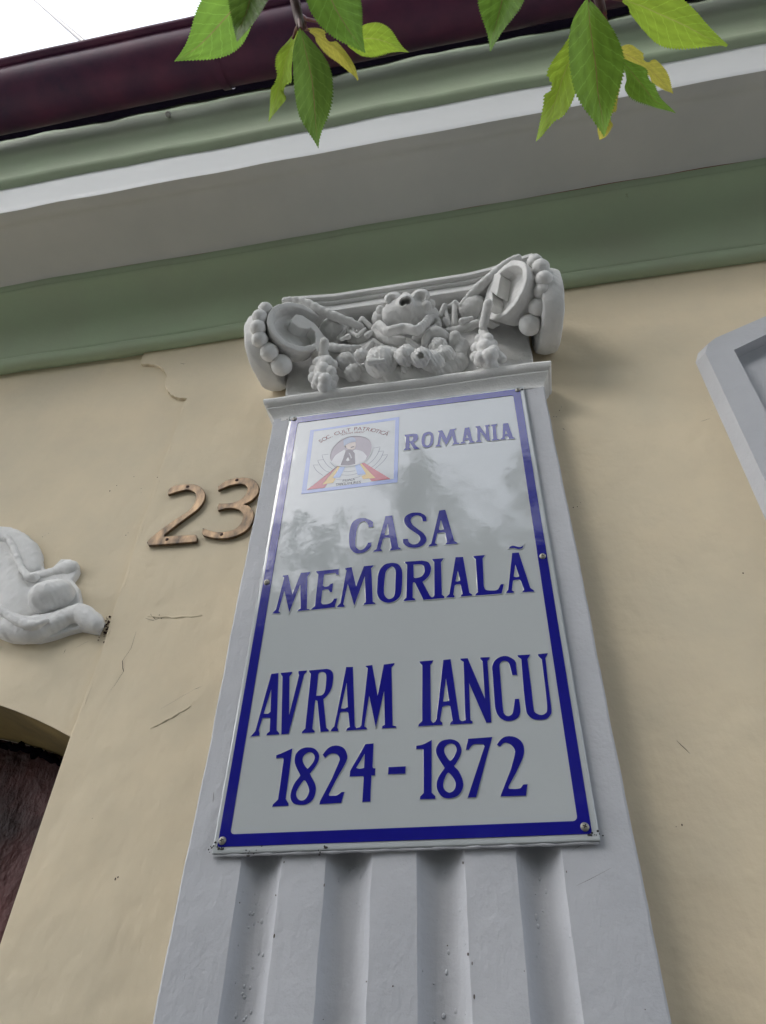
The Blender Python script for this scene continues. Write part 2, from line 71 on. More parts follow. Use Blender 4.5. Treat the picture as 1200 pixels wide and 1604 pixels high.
('O', [[(517,7959),(495,7956),(469,7950),(444,7938),(423,7918),(408,7887),(397,7848),(389,7805),(383,7764),(380,7727),(379,7689),(381,7653),(386,7621),(392,7590),(400,7562),(411,7538),(425,7519),(443,7506),(465,7497),(488,7493),(510,7495),(532,7501),(553,7513),(573,7530),(590,7553),(602,7584),(611,7623),(617,7664),(620,7705),(622,7747),(621,7791),(618,7833),(613,7867),(605,7893),(595,7912),(583,7927),(571,7940),(559,7950),(547,7957),(534,7960)],[(523,7884),(508,7882),(491,7876),(474,7865),(461,7846),(453,7818),(448,7781),(445,7741),(442,7706),(441,7674),(441,7643),(442,7616),(448,7594),(457,7576),(471,7563),(486,7555),(500,7553),(513,7558),(526,7569),(538,7586),(548,7607),(556,7637),(561,7674),(565,7713),(568,7747),(568,7776),(567,7802),(563,7825),(559,7845),(552,7860),(544,7873),(534,7881)]]),
('M', [[(714,7952),(803,7955),(883,7690),(960,7949),(1080,7959),(1073,7928),(1044,7901),(1082,7538),(1129,7510),(1126,7489),(996,7490),(1008,7526),(1025,7541),(996,7765),(868,7494),(778,7773),(738,7527),(764,7500),(762,7479),(661,7490),(670,7523),(698,7543),(743,7892),(722,7922)]]),
('A', [[(1149,7485),(1165,7523),(1193,7540),(1260,7942),(1349,7942),(1390,7536),(1429,7494),(1426,7476),(1320,7480),(1330,7515),(1314,7565),(1308,7569),(1301,7575),(1293,7580),(1284,7583),(1273,7582),(1261,7579),(1250,7575),(1241,7572),(1230,7524),(1248,7502),(1245,7484)],[(1292,7743),(1257,7632),(1314,7634)]]),
('N', [[(1473,7944),(1558,7945),(1661,7660),(1670,7882),(1654,7923),(1657,7945),(1749,7948),(1742,7917),(1723,7888),(1725,7476),(1670,7492),(1557,7774),(1542,7524),(1562,7489),(1559,7471),(1456,7483),(1463,7507),(1490,7533),(1501,7887),(1478,7918)]]),
('I', [[(1780,7939),(1900,7942),(1893,7911),(1866,7884),(1866,7512),(1899,7485),(1895,7464),(1760,7469),(1768,7496),(1796,7516),(1803,7889),(1782,7915)]]),
('A', [[(1931,7470),(1943,7499),(1972,7515),(2021,7929),(2115,7927),(2170,7504),(2207,7466),(2202,7449),(2084,7458),(2095,7487),(2081,7536),(2075,7540),(2067,7544),(2059,7549),(2051,7551),(2043,7550),(2034,7547),(2026,7543),(2019,7541),(2012,7502),(2028,7480),(2025,7462)],[(2056,7730),(2025,7609),(2077,7609)]])]
EMBLEM = [('frame_o', [(-2001,8481),(-81,8551),(-95,6617),(-1998,6592)]),
('frame_i', [(-1915,8422),(-165,8462),(-171,6720),(-1901,6676)]),
('oval', [(-1001,8118),(-1046,8124),(-1090,8124),(-1132,8120),(-1174,8111),(-1215,8096),(-1255,8076),(-1294,8051),(-1330,8020),(-1367,7982),(-1402,7937),(-1433,7888),(-1459,7837),(-1479,7784),(-1493,7726),(-1502,7668),(-1506,7615),(-1506,7567),(-1502,7522),(-1492,7480),(-1479,7440),(-1460,7404),(-1436,7370),(-1409,7339),(-1380,7312),(-1347,7290),(-1311,7272),(-1274,7257),(-1237,7244),(-1203,7233),(-1170,7225),(-1136,7219),(-1098,7216),(-1057,7216),(-1012,7220),(-967,7227),(-924,7236),(-883,7249),(-844,7263),(-806,7282),(-772,7308),(-739,7340),(-709,7378),(-683,7421),(-661,7470),(-645,7528),(-633,7593),(-627,7659),(-626,7720),(-631,7775),(-642,7826),(-659,7874),(-679,7918),(-704,7957),(-733,7992),(-767,8023),(-805,8050),(-850,8073),(-900,8093),(-952,8108)]),
('red', [(-1302,7266),(-1892,6688),(-1541,6691),(-1491,6789),(-1592,6791),(-1332,7254)]),
('yellow', [(-1313,7254),(-1592,6791),(-1377,6802),(-1331,6909),(-1387,6940),(-1260,7232)]),
('blue', [(-1264,7232),(-1387,6940),(-1245,6931),(-1157,7215)]),
('red', [(-838,7272),(-770,7266),(-233,6727),(-603,6723),(-650,6801),(-531,6801)]),
('yellow', [(-867,7254),(-838,7272),(-531,6801),(-778,6814),(-814,6899),(-726,6933)]),
('blue', [(-962,7221),(-866,7249),(-727,6952),(-889,6938)]),
('line', [(-1536,7654),(-1672,7652),(-1664,7621),(-1653,7581),(-1640,7537),(-1623,7493),(-1600,7447),(-1574,7397),(-1545,7349),(-1518,7307),(-1489,7272),(-1459,7241),(-1432,7214),(-1410,7193)]),
('line', [(-1634,7509),(-1754,7509),(-1740,7474),(-1722,7428),(-1701,7379),(-1679,7334),(-1653,7291),(-1624,7249),(-1595,7210),(-1566,7177),(-1538,7153),(-1509,7136),(-1483,7123),(-1463,7111)]),
('line', [(-1722,7369),(-1833,7382),(-1817,7346),(-1797,7301),(-1773,7252),(-1747,7207),(-1713,7163),(-1673,7119),(-1634,7079),(-1604,7047)]),
('line', [(-1506,7615),(-1502,7572),(-1496,7517),(-1488,7461),(-1477,7412),(-1460,7374),(-1439,7340),(-1417,7312),(-1398,7287),(-1380,7269),(-1362,7255),(-1347,7244),(-1335,7236)]),
('line', [(-600,7672),(-463,7686),(-470,7648),(-480,7600),(-491,7549),(-506,7500),(-525,7453),(-547,7406),(-572,7360),(-597,7320),(-625,7284),(-657,7251),(-686,7223),(-709,7201)]),
('line', [(-498,7555),(-384,7549),(-395,7509),(-408,7456),(-424,7401),(-443,7349),(-468,7301),(-497,7254),(-527,7210),(-553,7175),(-576,7150),(-596,7133),(-614,7121),(-628,7111)]),
('line', [(-426,7430),(-300,7428),(-314,7394),(-332,7351),(-354,7304),(-382,7256),(-421,7206),(-468,7151),(-514,7100),(-549,7060)]),
('line', [(-1178,7087),(-1157,7083),(-1130,7077),(-1100,7072),(-1070,7069),(-1038,7069),(-1003,7071),(-970,7074),(-945,7076)]),
('line', [(-1221,6999),(-1189,6992),(-1150,6982),(-1106,6973),(-1064,6969),(-1021,6970),(-976,6976),(-934,6983),(-901,6988)]),
('line', [(-1319,6889),(-1275,6877),(-1219,6862),(-1157,6848),(-1095,6843),(-1027,6850),(-953,6866),(-884,6883),(-829,6896)]),
('coat', [(-1456,7409),(-1443,7447),(-1428,7496),(-1407,7547),(-1381,7593),(-1342,7634),(-1294,7674),(-1247,7708),(-1210,7736),(-1189,7704),(-1161,7661),(-1131,7622),(-1102,7603),(-1072,7612),(-1041,7640),(-1011,7673),(-988,7697),(-954,7682),(-910,7663),(-864,7640),(-825,7612),(-795,7575),(-769,7530),(-747,7487),(-729,7454),(-735,7423),(-742,7382),(-753,7341),(-772,7308),(-801,7283),(-840,7263),(-882,7247),(-924,7236),(-967,7231),(-1013,7231),(-1058,7234),(-1100,7238),(-1137,7241),(-1171,7246),(-1204,7252),(-1238,7261),(-1275,7274),(-1314,7290),(-1350,7308),(-1381,7326),(-1406,7347),(-1426,7370),(-1443,7392)]),
('vest', [(-1178,7702),(-1156,7707),(-1127,7715),(-1096,7718),(-1069,7711),(-1044,7687),(-1020,7650),(-999,7611),(-982,7582),(-955,7264),(-984,7260),(-1020,7254),(-1061,7250),(-1100,7249),(-1142,7254),(-1186,7264),(-1227,7274),(-1259,7281),(-1214,7480)]),
('hat', [(-1249,8020),(-1234,8032),(-1215,8048),(-1194,8063),(-1171,8075),(-1147,8082),(-1121,8087),(-1094,8089),(-1070,8086),(-1049,8077),(-1028,8062),(-1011,8046),(-996,8034),(-981,7934),(-1005,7933),(-1035,7931),(-1069,7928),(-1101,7920),(-1134,7905),(-1170,7885),(-1202,7865),(-1228,7849)]),
('face', [(-1198,7856),(-1179,7868),(-1154,7885),(-1128,7902),(-1101,7914),(-1072,7922),(-1042,7926),(-1013,7928),(-991,7930),(-975,7825),(-977,7803),(-979,7775),(-983,7747),(-990,7726),(-1001,7715),(-1015,7709),(-1031,7707),(-1049,7708),(-1068,7711),(-1090,7717),(-1112,7726),(-1130,7736),(-1145,7750),(-1158,7766),(-1169,7782),(-1178,7794)]),
('moustache', [(-1083,7777),(-1075,7782),(-1065,7789),(-1054,7795),(-1044,7799),(-1033,7801),(-1022,7801),(-1012,7801),(-1004,7801),(-1008,7773),(-1015,7771),(-1024,7769),(-1033,7767),(-1042,7764),(-1050,7762),(-1058,7759),(-1065,7757),(-1071,7755)]),
('hair', [(-1218,7847),(-1188,7854),(-1169,7787),(-1193,7785)]),
('shirt', [(-1159,7401),(-1115,7491),(-1079,7387),(-1087,7384),(-1097,7379),(-1107,7375),(-1118,7374),(-1129,7378),(-1140,7386),(-1151,7394)]),
('collar', [(-1113,7619),(-1082,7599),(-1030,7449),(-1053,7439)])]
DIGITS = [('2', [[(-5219,7542),(-5247,7658),(-5245,7674),(-5242,7693),(-5237,7715),(-5224,7735),(-5204,7757),(-5180,7780),(-5148,7801),(-5107,7815),(-5053,7820),(-4987,7819),(-4919,7814),(-4859,7809),(-4810,7805),(-4766,7801),(-4724,7794),(-4681,7781),(-4635,7762),(-4588,7737),(-4542,7707),(-4500,7672),(-4460,7630),(-4422,7581),(-4388,7529),(-4362,7475),(-4344,7422),(-4332,7366),(-4326,7309),(-4328,7251),(-4338,7193),(-4354,7134),(-4378,7075),(-4410,7018),(-4451,6964),(-4501,6912),(-4556,6859),(-4610,6805),(-4667,6747),(-4726,6687),(-4784,6627),(-4837,6571),(-4886,6518),(-4933,6467),(-4974,6421),(-5007,6385),(-4999,6327),(-4926,6324),(-4833,6322),(-4732,6318),(-4638,6313),(-4548,6307),(-4456,6298),(-4373,6290),(-4307,6284),(-4265,6208),(-4248,6093),(-4353,6095),(-4487,6098),(-4633,6101),(-4773,6105),(-4912,6111),(-5057,6118),(-5191,6124),(-5296,6130),(-5351,6207),(-5346,6226),(-5342,6249),(-5332,6278),(-5310,6316),(-5274,6365),(-5227,6423),(-5172,6486),(-5113,6550),(-5045,6617),(-4969,6689),(-4893,6759),(-4826,6821),(-4767,6868),(-4714,6907),(-4668,6944),(-4628,6988),(-4595,7042),(-4568,7101),(-4548,7161),(-4536,7220),(-4532,7278),(-4536,7338),(-4546,7394),(-4560,7442),(-4578,7482),(-4601,7515),(-4629,7543),(-4660,7568),(-4695,7591),(-4734,7611),(-4777,7626),(-4820,7635),(-4865,7635),(-4911,7628),(-4960,7618),(-5009,7606),(-5063,7591),(-5122,7573),(-5176,7555)]]),
('3', [[(-4073,7501),(-4092,7625),(-4073,7649),(-4050,7679),(-4023,7711),(-3993,7738),(-3960,7759),(-3925,7777),(-3884,7792),(-3836,7804),(-3777,7813),(-3709,7820),(-3640,7822),(-3574,7817),(-3513,7805),(-3453,7787),(-3397,7763),(-3345,7732),(-3298,7695),(-3255,7650),(-3217,7600),(-3187,7548),(-3164,7490),(-3147,7426),(-3138,7363),(-3139,7305),(-3150,7252),(-3172,7202),(-3198,7157),(-3226,7118),(-3256,7086),(-3289,7059),(-3321,7038),(-3349,7021),(-3371,7010),(-3388,7005),(-3403,7003),(-3415,7000),(-3383,6985),(-3343,6967),(-3300,6943),(-3263,6912),(-3230,6872),(-3199,6824),(-3172,6772),(-3152,6718),(-3140,6662),(-3133,6602),(-3132,6541),(-3138,6483),(-3151,6426),(-3169,6368),(-3194,6315),(-3227,6267),(-3268,6227),(-3318,6192),(-3373,6163),(-3428,6140),(-3485,6122),(-3544,6109),(-3604,6103),(-3666,6101),(-3729,6106),(-3795,6117),(-3859,6131),(-3921,6149),(-3983,6170),(-4044,6197),(-4100,6222),(-4143,6242),(-4192,6311),(-4199,6455),(-4172,6440),(-4138,6421),(-4099,6400),(-4058,6379),(-4013,6357),(-3965,6333),(-3914,6311),(-3860,6295),(-3799,6287),(-3733,6283),(-3669,6284),(-3611,6290),(-3562,6302),(-3517,6318),(-3478,6339),(-3445,6368),(-3419,6406),(-3399,6452),(-3384,6500),(-3374,6545),(-3366,6583),(-3363,6619),(-3366,6655),(-3375,6691),(-3393,6729),(-3418,6769),(-3448,6806),(-3480,6839),(-3514,6865),(-3552,6888),(-3592,6906),(-3632,6920),(-3673,6930),(-3714,6935),(-3756,6937),(-3797,6935),(-3840,6929),(-3884,6918),(-3925,6907),(-3957,6898),(-3988,6987),(-3981,7108),(-3924,7101),(-3850,7091),(-3774,7084),(-3707,7083),(-3655,7088),(-3608,7097),(-3567,7112),(-3530,7133),(-3496,7161),(-3467,7195),(-3443,7233),(-3425,7271),(-3411,7308),(-3403,7347),(-3400,7385),(-3402,7423),(-3412,7462),(-3428,7501),(-3448,7537),(-3473,7567),(-3502,7588),(-3535,7603),(-3573,7614),(-3613,7620),(-3658,7624),(-3707,7623),(-3757,7618),(-3802,7612),(-3839,7602),(-3872,7590),(-3904,7577),(-3936,7562),(-3972,7547),(-4010,7530),(-4045,7513)]])]
LEAVES = [('green', [((0.0479, -0.9346, 2.1878), (0.0495, -0.931, 2.1999), (0.0512, -0.9273, 2.212)), ((0.0421, -0.9366, 2.1817), (0.0449, -0.9295, 2.1951), (0.0485, -0.9228, 2.2055)), ((0.0365, -0.9385, 2.1755), (0.0401, -0.9282, 2.1902), (0.0454, -0.9185, 2.1989)), ((0.0311, -0.94, 2.1693), (0.0352, -0.9269, 2.185), (0.0418, -0.9146, 2.1922)), ((0.0259, -0.9404, 2.1628), (0.0304, -0.9251, 2.1793), (0.0381, -0.9109, 2.1854)), ((0.0211, -0.9395, 2.1562), (0.0258, -0.923, 2.1731), (0.034, -0.9076, 2.1785)), ((0.0171, -0.9374, 2.1495), (0.0212, -0.9208, 2.1665), (0.0291, -0.9054, 2.1716)), ((0.014, -0.9345, 2.1429), (0.0169, -0.9188, 2.1595), (0.0234, -0.9045, 2.1647)), ((0.0118, -0.931, 2.1363), (0.013, -0.9173, 2.1522), (0.0175, -0.905, 2.158)), ((0.01, -0.9273, 2.1298), (0.0095, -0.9163, 2.1446), (0.0116, -0.9065, 2.1513)), ((0.0082, -0.9237, 2.1232), (0.0061, -0.9158, 2.1369), (0.006, -0.9088, 2.1449)), ((0.0057, -0.9208, 2.1164), (0.0026, -0.9157, 2.1289), (0.0005, -0.9112, 2.1384)), ((0.0025, -0.9183, 2.1095), (-0.0012, -0.9159, 2.1206), (-0.0048, -0.9134, 2.1318))]),
('deep', [((0.0595, -0.9569, 2.1213), (0.0638, -0.9575, 2.114), (0.068, -0.958, 2.1067)), ((0.0573, -0.9551, 2.118), (0.0636, -0.9548, 2.1126), (0.0705, -0.955, 2.1042)), ((0.0551, -0.9532, 2.1146), (0.0635, -0.9521, 2.1111), (0.073, -0.952, 2.1016)), ((0.053, -0.9514, 2.1113), (0.0634, -0.9495, 2.1094), (0.0754, -0.949, 2.099)), ((0.0511, -0.9494, 2.1079), (0.0629, -0.9468, 2.1072), (0.0766, -0.9461, 2.0962)), ((0.0499, -0.9471, 2.1047), (0.0616, -0.9442, 2.1045), (0.0755, -0.9434, 2.0929)), ((0.0492, -0.9446, 2.1015), (0.06, -0.9417, 2.1014), (0.0732, -0.9409, 2.0894)), ((0.049, -0.942, 2.0983), (0.0586, -0.9392, 2.0978), (0.0706, -0.9387, 2.0859)), ((0.0491, -0.9393, 2.0953), (0.0573, -0.9371, 2.0939), (0.0676, -0.937, 2.0823)), ((0.0493, -0.9366, 2.0922), (0.0558, -0.9353, 2.0896), (0.0641, -0.9358, 2.0788)), ((0.0494, -0.9339, 2.0891), (0.0544, -0.9336, 2.085), (0.0606, -0.9346, 2.0751)), ((0.0498, -0.9312, 2.086), (0.0532, -0.9319, 2.0802), (0.0572, -0.9333, 2.0714)), ((0.0504, -0.9285, 2.0829), (0.0522, -0.9301, 2.0753), (0.0541, -0.9317, 2.0677))]),
('deep', [((0.0891, -0.9288, 2.0765), (0.0889, -0.9274, 2.0823), (0.0886, -0.926, 2.0882)), ((0.0866, -0.9253, 2.0727), (0.089, -0.9233, 2.0805), (0.092, -0.9219, 2.0853)), ((0.0845, -0.9217, 2.0688), (0.0893, -0.919, 2.0784), (0.0952, -0.9177, 2.0822)), ((0.0831, -0.9177, 2.065), (0.0897, -0.9146, 2.0761), (0.098, -0.9134, 2.079)), ((0.0823, -0.9136, 2.0612), (0.0902, -0.91, 2.0734), (0.1001, -0.909, 2.0756)), ((0.0818, -0.9094, 2.0574), (0.0905, -0.9054, 2.0703), (0.1013, -0.9044, 2.0719)), ((0.0818, -0.9052, 2.0536), (0.0906, -0.9009, 2.0667), (0.1016, -0.8999, 2.0681)), ((0.0822, -0.9009, 2.0498), (0.0905, -0.8965, 2.0625), (0.1009, -0.8954, 2.0641)), ((0.0832, -0.8966, 2.0461), (0.0903, -0.8924, 2.058), (0.0994, -0.8912, 2.06)), ((0.0851, -0.8925, 2.0425), (0.0903, -0.8887, 2.0532), (0.097, -0.8875, 2.0558)), ((0.0875, -0.8884, 2.039), (0.0902, -0.8853, 2.0481), (0.0939, -0.8841, 2.0515)), ((0.0898, -0.8843, 2.0354), (0.0903, -0.8818, 2.0428), (0.0915, -0.8804, 2.0472)), ((0.0919, -0.8801, 2.0317), (0.0909, -0.8782, 2.0373), (0.0899, -0.8762, 2.0428))]),
('bright', [((0.0808, -0.9199, 2.1188), (0.0826, -0.9212, 2.111), (0.0844, -0.9224, 2.1033)), ((0.0773, -0.917, 2.1175), (0.0799, -0.9174, 2.1114), (0.083, -0.9186, 2.1022)), ((0.0735, -0.9143, 2.1162), (0.077, -0.9139, 2.1115), (0.0816, -0.9148, 2.1011)), ((0.0694, -0.9119, 2.1149), (0.0739, -0.9105, 2.1115), (0.0797, -0.911, 2.0999)), ((0.0659, -0.9091, 2.1135), (0.0708, -0.907, 2.1111), (0.0776, -0.9074, 2.0986)), ((0.0637, -0.9054, 2.1122), (0.0686, -0.9031, 2.1103), (0.0756, -0.9037, 2.0973)), ((0.0619, -0.9015, 2.1108), (0.0667, -0.8992, 2.1091), (0.0738, -0.8999, 2.096)), ((0.0593, -0.8979, 2.1093), (0.0644, -0.8957, 2.1075), (0.0717, -0.8965, 2.0946)), ((0.057, -0.8941, 2.1078), (0.062, -0.8924, 2.1055), (0.069, -0.8934, 2.0932)), ((0.0556, -0.89, 2.1064), (0.0599, -0.889, 2.1031), (0.0658, -0.8904, 2.0917)), ((0.0544, -0.8856, 2.1049), (0.0578, -0.8857, 2.1003), (0.0624, -0.8875, 2.0901)), ((0.0531, -0.8813, 2.1033), (0.0557, -0.8824, 2.0973), (0.0588, -0.8845, 2.0885)), ((0.0519, -0.8769, 2.1017), (0.0536, -0.8792, 2.0942), (0.0554, -0.8815, 2.0867))]),
('yellow', [((0.0862, -0.9172, 2.1232), (0.0847, -0.9152, 2.1308), (0.0831, -0.9133, 2.1384)), ((0.0898, -0.916, 2.1252), (0.0869, -0.9127, 2.1339), (0.0844, -0.91, 2.1396)), ((0.0933, -0.914, 2.127), (0.0892, -0.9098, 2.1369), (0.0859, -0.9067, 2.1408)), ((0.0965, -0.9116, 2.1287), (0.0915, -0.9067, 2.1395), (0.0876, -0.9035, 2.1421)), ((0.0996, -0.909, 2.1302), (0.0939, -0.9035, 2.1418), (0.0894, -0.9004, 2.1433)), ((0.1024, -0.9061, 2.1316), (0.0964, -0.9004, 2.1438), (0.0917, -0.8974, 2.1447)), ((0.1049, -0.903, 2.1329), (0.0989, -0.8974, 2.1453), (0.0942, -0.8946, 2.1461)), ((0.1067, -0.8995, 2.134), (0.1011, -0.8942, 2.1463), (0.0967, -0.8917, 2.1474)), ((0.1078, -0.8957, 2.1349), (0.1028, -0.8908, 2.1468), (0.0989, -0.8885, 2.1486)), ((0.1084, -0.8917, 2.1357), (0.1043, -0.8874, 2.1468), (0.101, -0.8853, 2.1498)), ((0.1087, -0.8877, 2.1364), (0.1056, -0.8841, 2.1465), (0.1031, -0.8819, 2.1509)), ((0.1088, -0.8836, 2.137), (0.1069, -0.8807, 2.146), (0.1052, -0.8786, 2.1519)), ((0.109, -0.8795, 2.1376), (0.1081, -0.8773, 2.1453), (0.1072, -0.8752, 2.153))]),
('green', [((0.1028, -0.9524, 2.1198), (0.1062, -0.9534, 2.1102), (0.1095, -0.9545, 2.1006)), ((0.0979, -0.9496, 2.117), (0.1052, -0.9502, 2.1094), (0.1126, -0.9514, 2.0987)), ((0.0935, -0.9467, 2.1142), (0.1044, -0.9469, 2.1086), (0.1157, -0.9482, 2.0969)), ((0.0908, -0.943, 2.1114), (0.1044, -0.9432, 2.1075), (0.1187, -0.945, 2.0949)), ((0.0902, -0.9383, 2.1088), (0.1052, -0.939, 2.1061), (0.1209, -0.9416, 2.0928)), ((0.0911, -0.9334, 2.1063), (0.1063, -0.9345, 2.1043), (0.1224, -0.9379, 2.0906)), ((0.0931, -0.9286, 2.1039), (0.1079, -0.9302, 2.1022), (0.1235, -0.9342, 2.0883)), ((0.0965, -0.9241, 2.1018), (0.1099, -0.926, 2.0996), (0.1242, -0.9304, 2.0859)), ((0.1007, -0.9199, 2.0998), (0.1123, -0.9222, 2.0968), (0.1246, -0.9266, 2.0834)), ((0.1056, -0.9161, 2.0978), (0.1148, -0.9185, 2.0935), (0.1246, -0.9228, 2.0808)), ((0.1109, -0.9128, 2.0959), (0.1175, -0.9152, 2.09), (0.1245, -0.919, 2.0782)), ((0.1165, -0.9096, 2.0941), (0.1203, -0.912, 2.0863), (0.1243, -0.9152, 2.0756)), ((0.1222, -0.9065, 2.0922), (0.1231, -0.9089, 2.0825), (0.124, -0.9114, 2.0729))]),
('bright', [((0.1064, -0.9019, 2.1411), (0.1054, -0.8982, 2.1505), (0.1044, -0.8944, 2.1598)), ((0.1093, -0.9049, 2.1413), (0.1081, -0.8985, 2.1516), (0.1073, -0.8927, 2.1588)), ((0.1124, -0.9077, 2.1414), (0.111, -0.8988, 2.1526), (0.1102, -0.8911, 2.1579)), ((0.116, -0.9098, 2.1414), (0.1143, -0.899, 2.1534), (0.1134, -0.8897, 2.157)), ((0.1201, -0.9107, 2.1412), (0.118, -0.8987, 2.1538), (0.1167, -0.8887, 2.1562)), ((0.1245, -0.9104, 2.1406), (0.1218, -0.898, 2.1538), (0.1201, -0.8878, 2.1554)), ((0.1284, -0.9089, 2.1397), (0.1256, -0.8969, 2.1532), (0.1235, -0.8873, 2.1547)), ((0.1317, -0.9065, 2.1385), (0.129, -0.8957, 2.152), (0.1271, -0.8872, 2.1541)), ((0.1345, -0.9036, 2.1372), (0.1322, -0.8944, 2.1505), (0.1306, -0.8874, 2.1535)), ((0.1368, -0.9004, 2.1357), (0.1352, -0.893, 2.1485), (0.1341, -0.8874, 2.1529)), ((0.1391, -0.8973, 2.1342), (0.1382, -0.8916, 2.1462), (0.1376, -0.8873, 2.1523)), ((0.142, -0.8945, 2.1328), (0.1415, -0.8904, 2.1437), (0.1411, -0.8871, 2.1515)), ((0.1455, -0.892, 2.1315), (0.145, -0.8895, 2.1411), (0.1446, -0.8869, 2.1508))]),
('green', [((0.2086, -0.9332, 2.1275), (0.2098, -0.9344, 2.1195), (0.2109, -0.9356, 2.1114)), ((0.2049, -0.9311, 2.1248), (0.2095, -0.9312, 2.1179), (0.2137, -0.9321, 2.108)), ((0.2012, -0.9289, 2.1221), (0.2092, -0.9281, 2.1163), (0.2165, -0.9285, 2.1045)), ((0.1977, -0.9267, 2.1193), (0.2086, -0.9249, 2.1144), (0.2185, -0.925, 2.101)), ((0.1949, -0.924, 2.1163), (0.2074, -0.9215, 2.1122), (0.2187, -0.9214, 2.0976)), ((0.193, -0.9208, 2.1132), (0.2059, -0.9179, 2.1095), (0.2175, -0.9178, 2.0943)), ((0.1919, -0.9174, 2.1099), (0.2043, -0.9144, 2.1065), (0.2155, -0.9144, 2.0911)), ((0.1917, -0.9138, 2.1065), (0.2026, -0.9112, 2.1031), (0.2125, -0.9115, 2.0881)), ((0.1923, -0.9101, 2.1031), (0.2009, -0.9084, 2.0993), (0.2086, -0.9092, 2.0853)), ((0.1933, -0.9064, 2.0995), (0.1992, -0.9058, 2.0952), (0.2043, -0.9073, 2.0826)), ((0.1942, -0.9028, 2.096), (0.1975, -0.9032, 2.0907), (0.2003, -0.9052, 2.0797)), ((0.1944, -0.8991, 2.0924), (0.1957, -0.9004, 2.086), (0.1967, -0.9026, 2.0766)), ((0.1943, -0.8954, 2.0888), (0.194, -0.8976, 2.0811), (0.1936, -0.8997, 2.0734))]),
('mid', [((0.2468, -0.9152, 2.0739), (0.2488, -0.9136, 2.0794), (0.2507, -0.9121, 2.085)), ((0.2426, -0.9118, 2.0711), (0.2489, -0.9095, 2.0774), (0.2547, -0.9081, 2.0806)), ((0.2392, -0.9079, 2.068), (0.249, -0.905, 2.0751), (0.2579, -0.9037, 2.0763)), ((0.2369, -0.9034, 2.0645), (0.2493, -0.9, 2.0723), (0.2605, -0.899, 2.0719)), ((0.2354, -0.8986, 2.0607), (0.2498, -0.8949, 2.0692), (0.2625, -0.8942, 2.0675)), ((0.2347, -0.8936, 2.0567), (0.2503, -0.8897, 2.0655), (0.264, -0.8893, 2.063)), ((0.2349, -0.8886, 2.0525), (0.2507, -0.8846, 2.0614), (0.2646, -0.8844, 2.0587)), ((0.2358, -0.8835, 2.0481), (0.2507, -0.8797, 2.057), (0.2638, -0.8796, 2.0546)), ((0.2376, -0.8787, 2.0435), (0.2505, -0.8751, 2.0521), (0.2618, -0.875, 2.0508)), ((0.2406, -0.8743, 2.0388), (0.2507, -0.8709, 2.0469), (0.2594, -0.8704, 2.0469)), ((0.2441, -0.8701, 2.034), (0.251, -0.8669, 2.0413), (0.257, -0.8659, 2.043)), ((0.2471, -0.8657, 2.0291), (0.251, -0.863, 2.0355), (0.2545, -0.8614, 2.0391)), ((0.2498, -0.8613, 2.0241), (0.2508, -0.8591, 2.0296), (0.2519, -0.8569, 2.0351))]),
('bright', [((0.2556, -0.8962, 2.1345), (0.2551, -0.8965, 2.1263), (0.2545, -0.8968, 2.1181)), ((0.2523, -0.8915, 2.132), (0.2532, -0.891, 2.125), (0.2536, -0.8915, 2.1151)), ((0.2489, -0.8867, 2.1295), (0.2512, -0.8856, 2.1236), (0.2526, -0.8861, 2.112)), ((0.2453, -0.882, 2.127), (0.2491, -0.8802, 2.122), (0.2515, -0.8808, 2.1089)), ((0.2409, -0.8778, 2.1246), (0.2464, -0.8751, 2.1201), (0.2502, -0.8755, 2.1057)), ((0.2361, -0.8739, 2.1224), (0.2432, -0.8703, 2.118), (0.2486, -0.8702, 2.1025)), ((0.2319, -0.8696, 2.1198), (0.2401, -0.8654, 2.1153), (0.2465, -0.865, 2.0994)), ((0.2294, -0.8644, 2.1167), (0.2374, -0.8603, 2.112), (0.2438, -0.8601, 2.0963)), ((0.2279, -0.8587, 2.1132), (0.2347, -0.8554, 2.1083), (0.24, -0.8556, 2.0935)), ((0.2265, -0.853, 2.1096), (0.2315, -0.8508, 2.1043), (0.2354, -0.8517, 2.091)), ((0.2246, -0.8473, 2.106), (0.2278, -0.8466, 2.1001), (0.2303, -0.848, 2.0885)), ((0.2226, -0.8416, 2.1023), (0.2239, -0.8426, 2.0957), (0.2248, -0.8447, 2.0861)), ((0.2206, -0.8359, 2.0986), (0.2198, -0.8388, 2.0911), (0.2191, -0.8417, 2.0837))]),
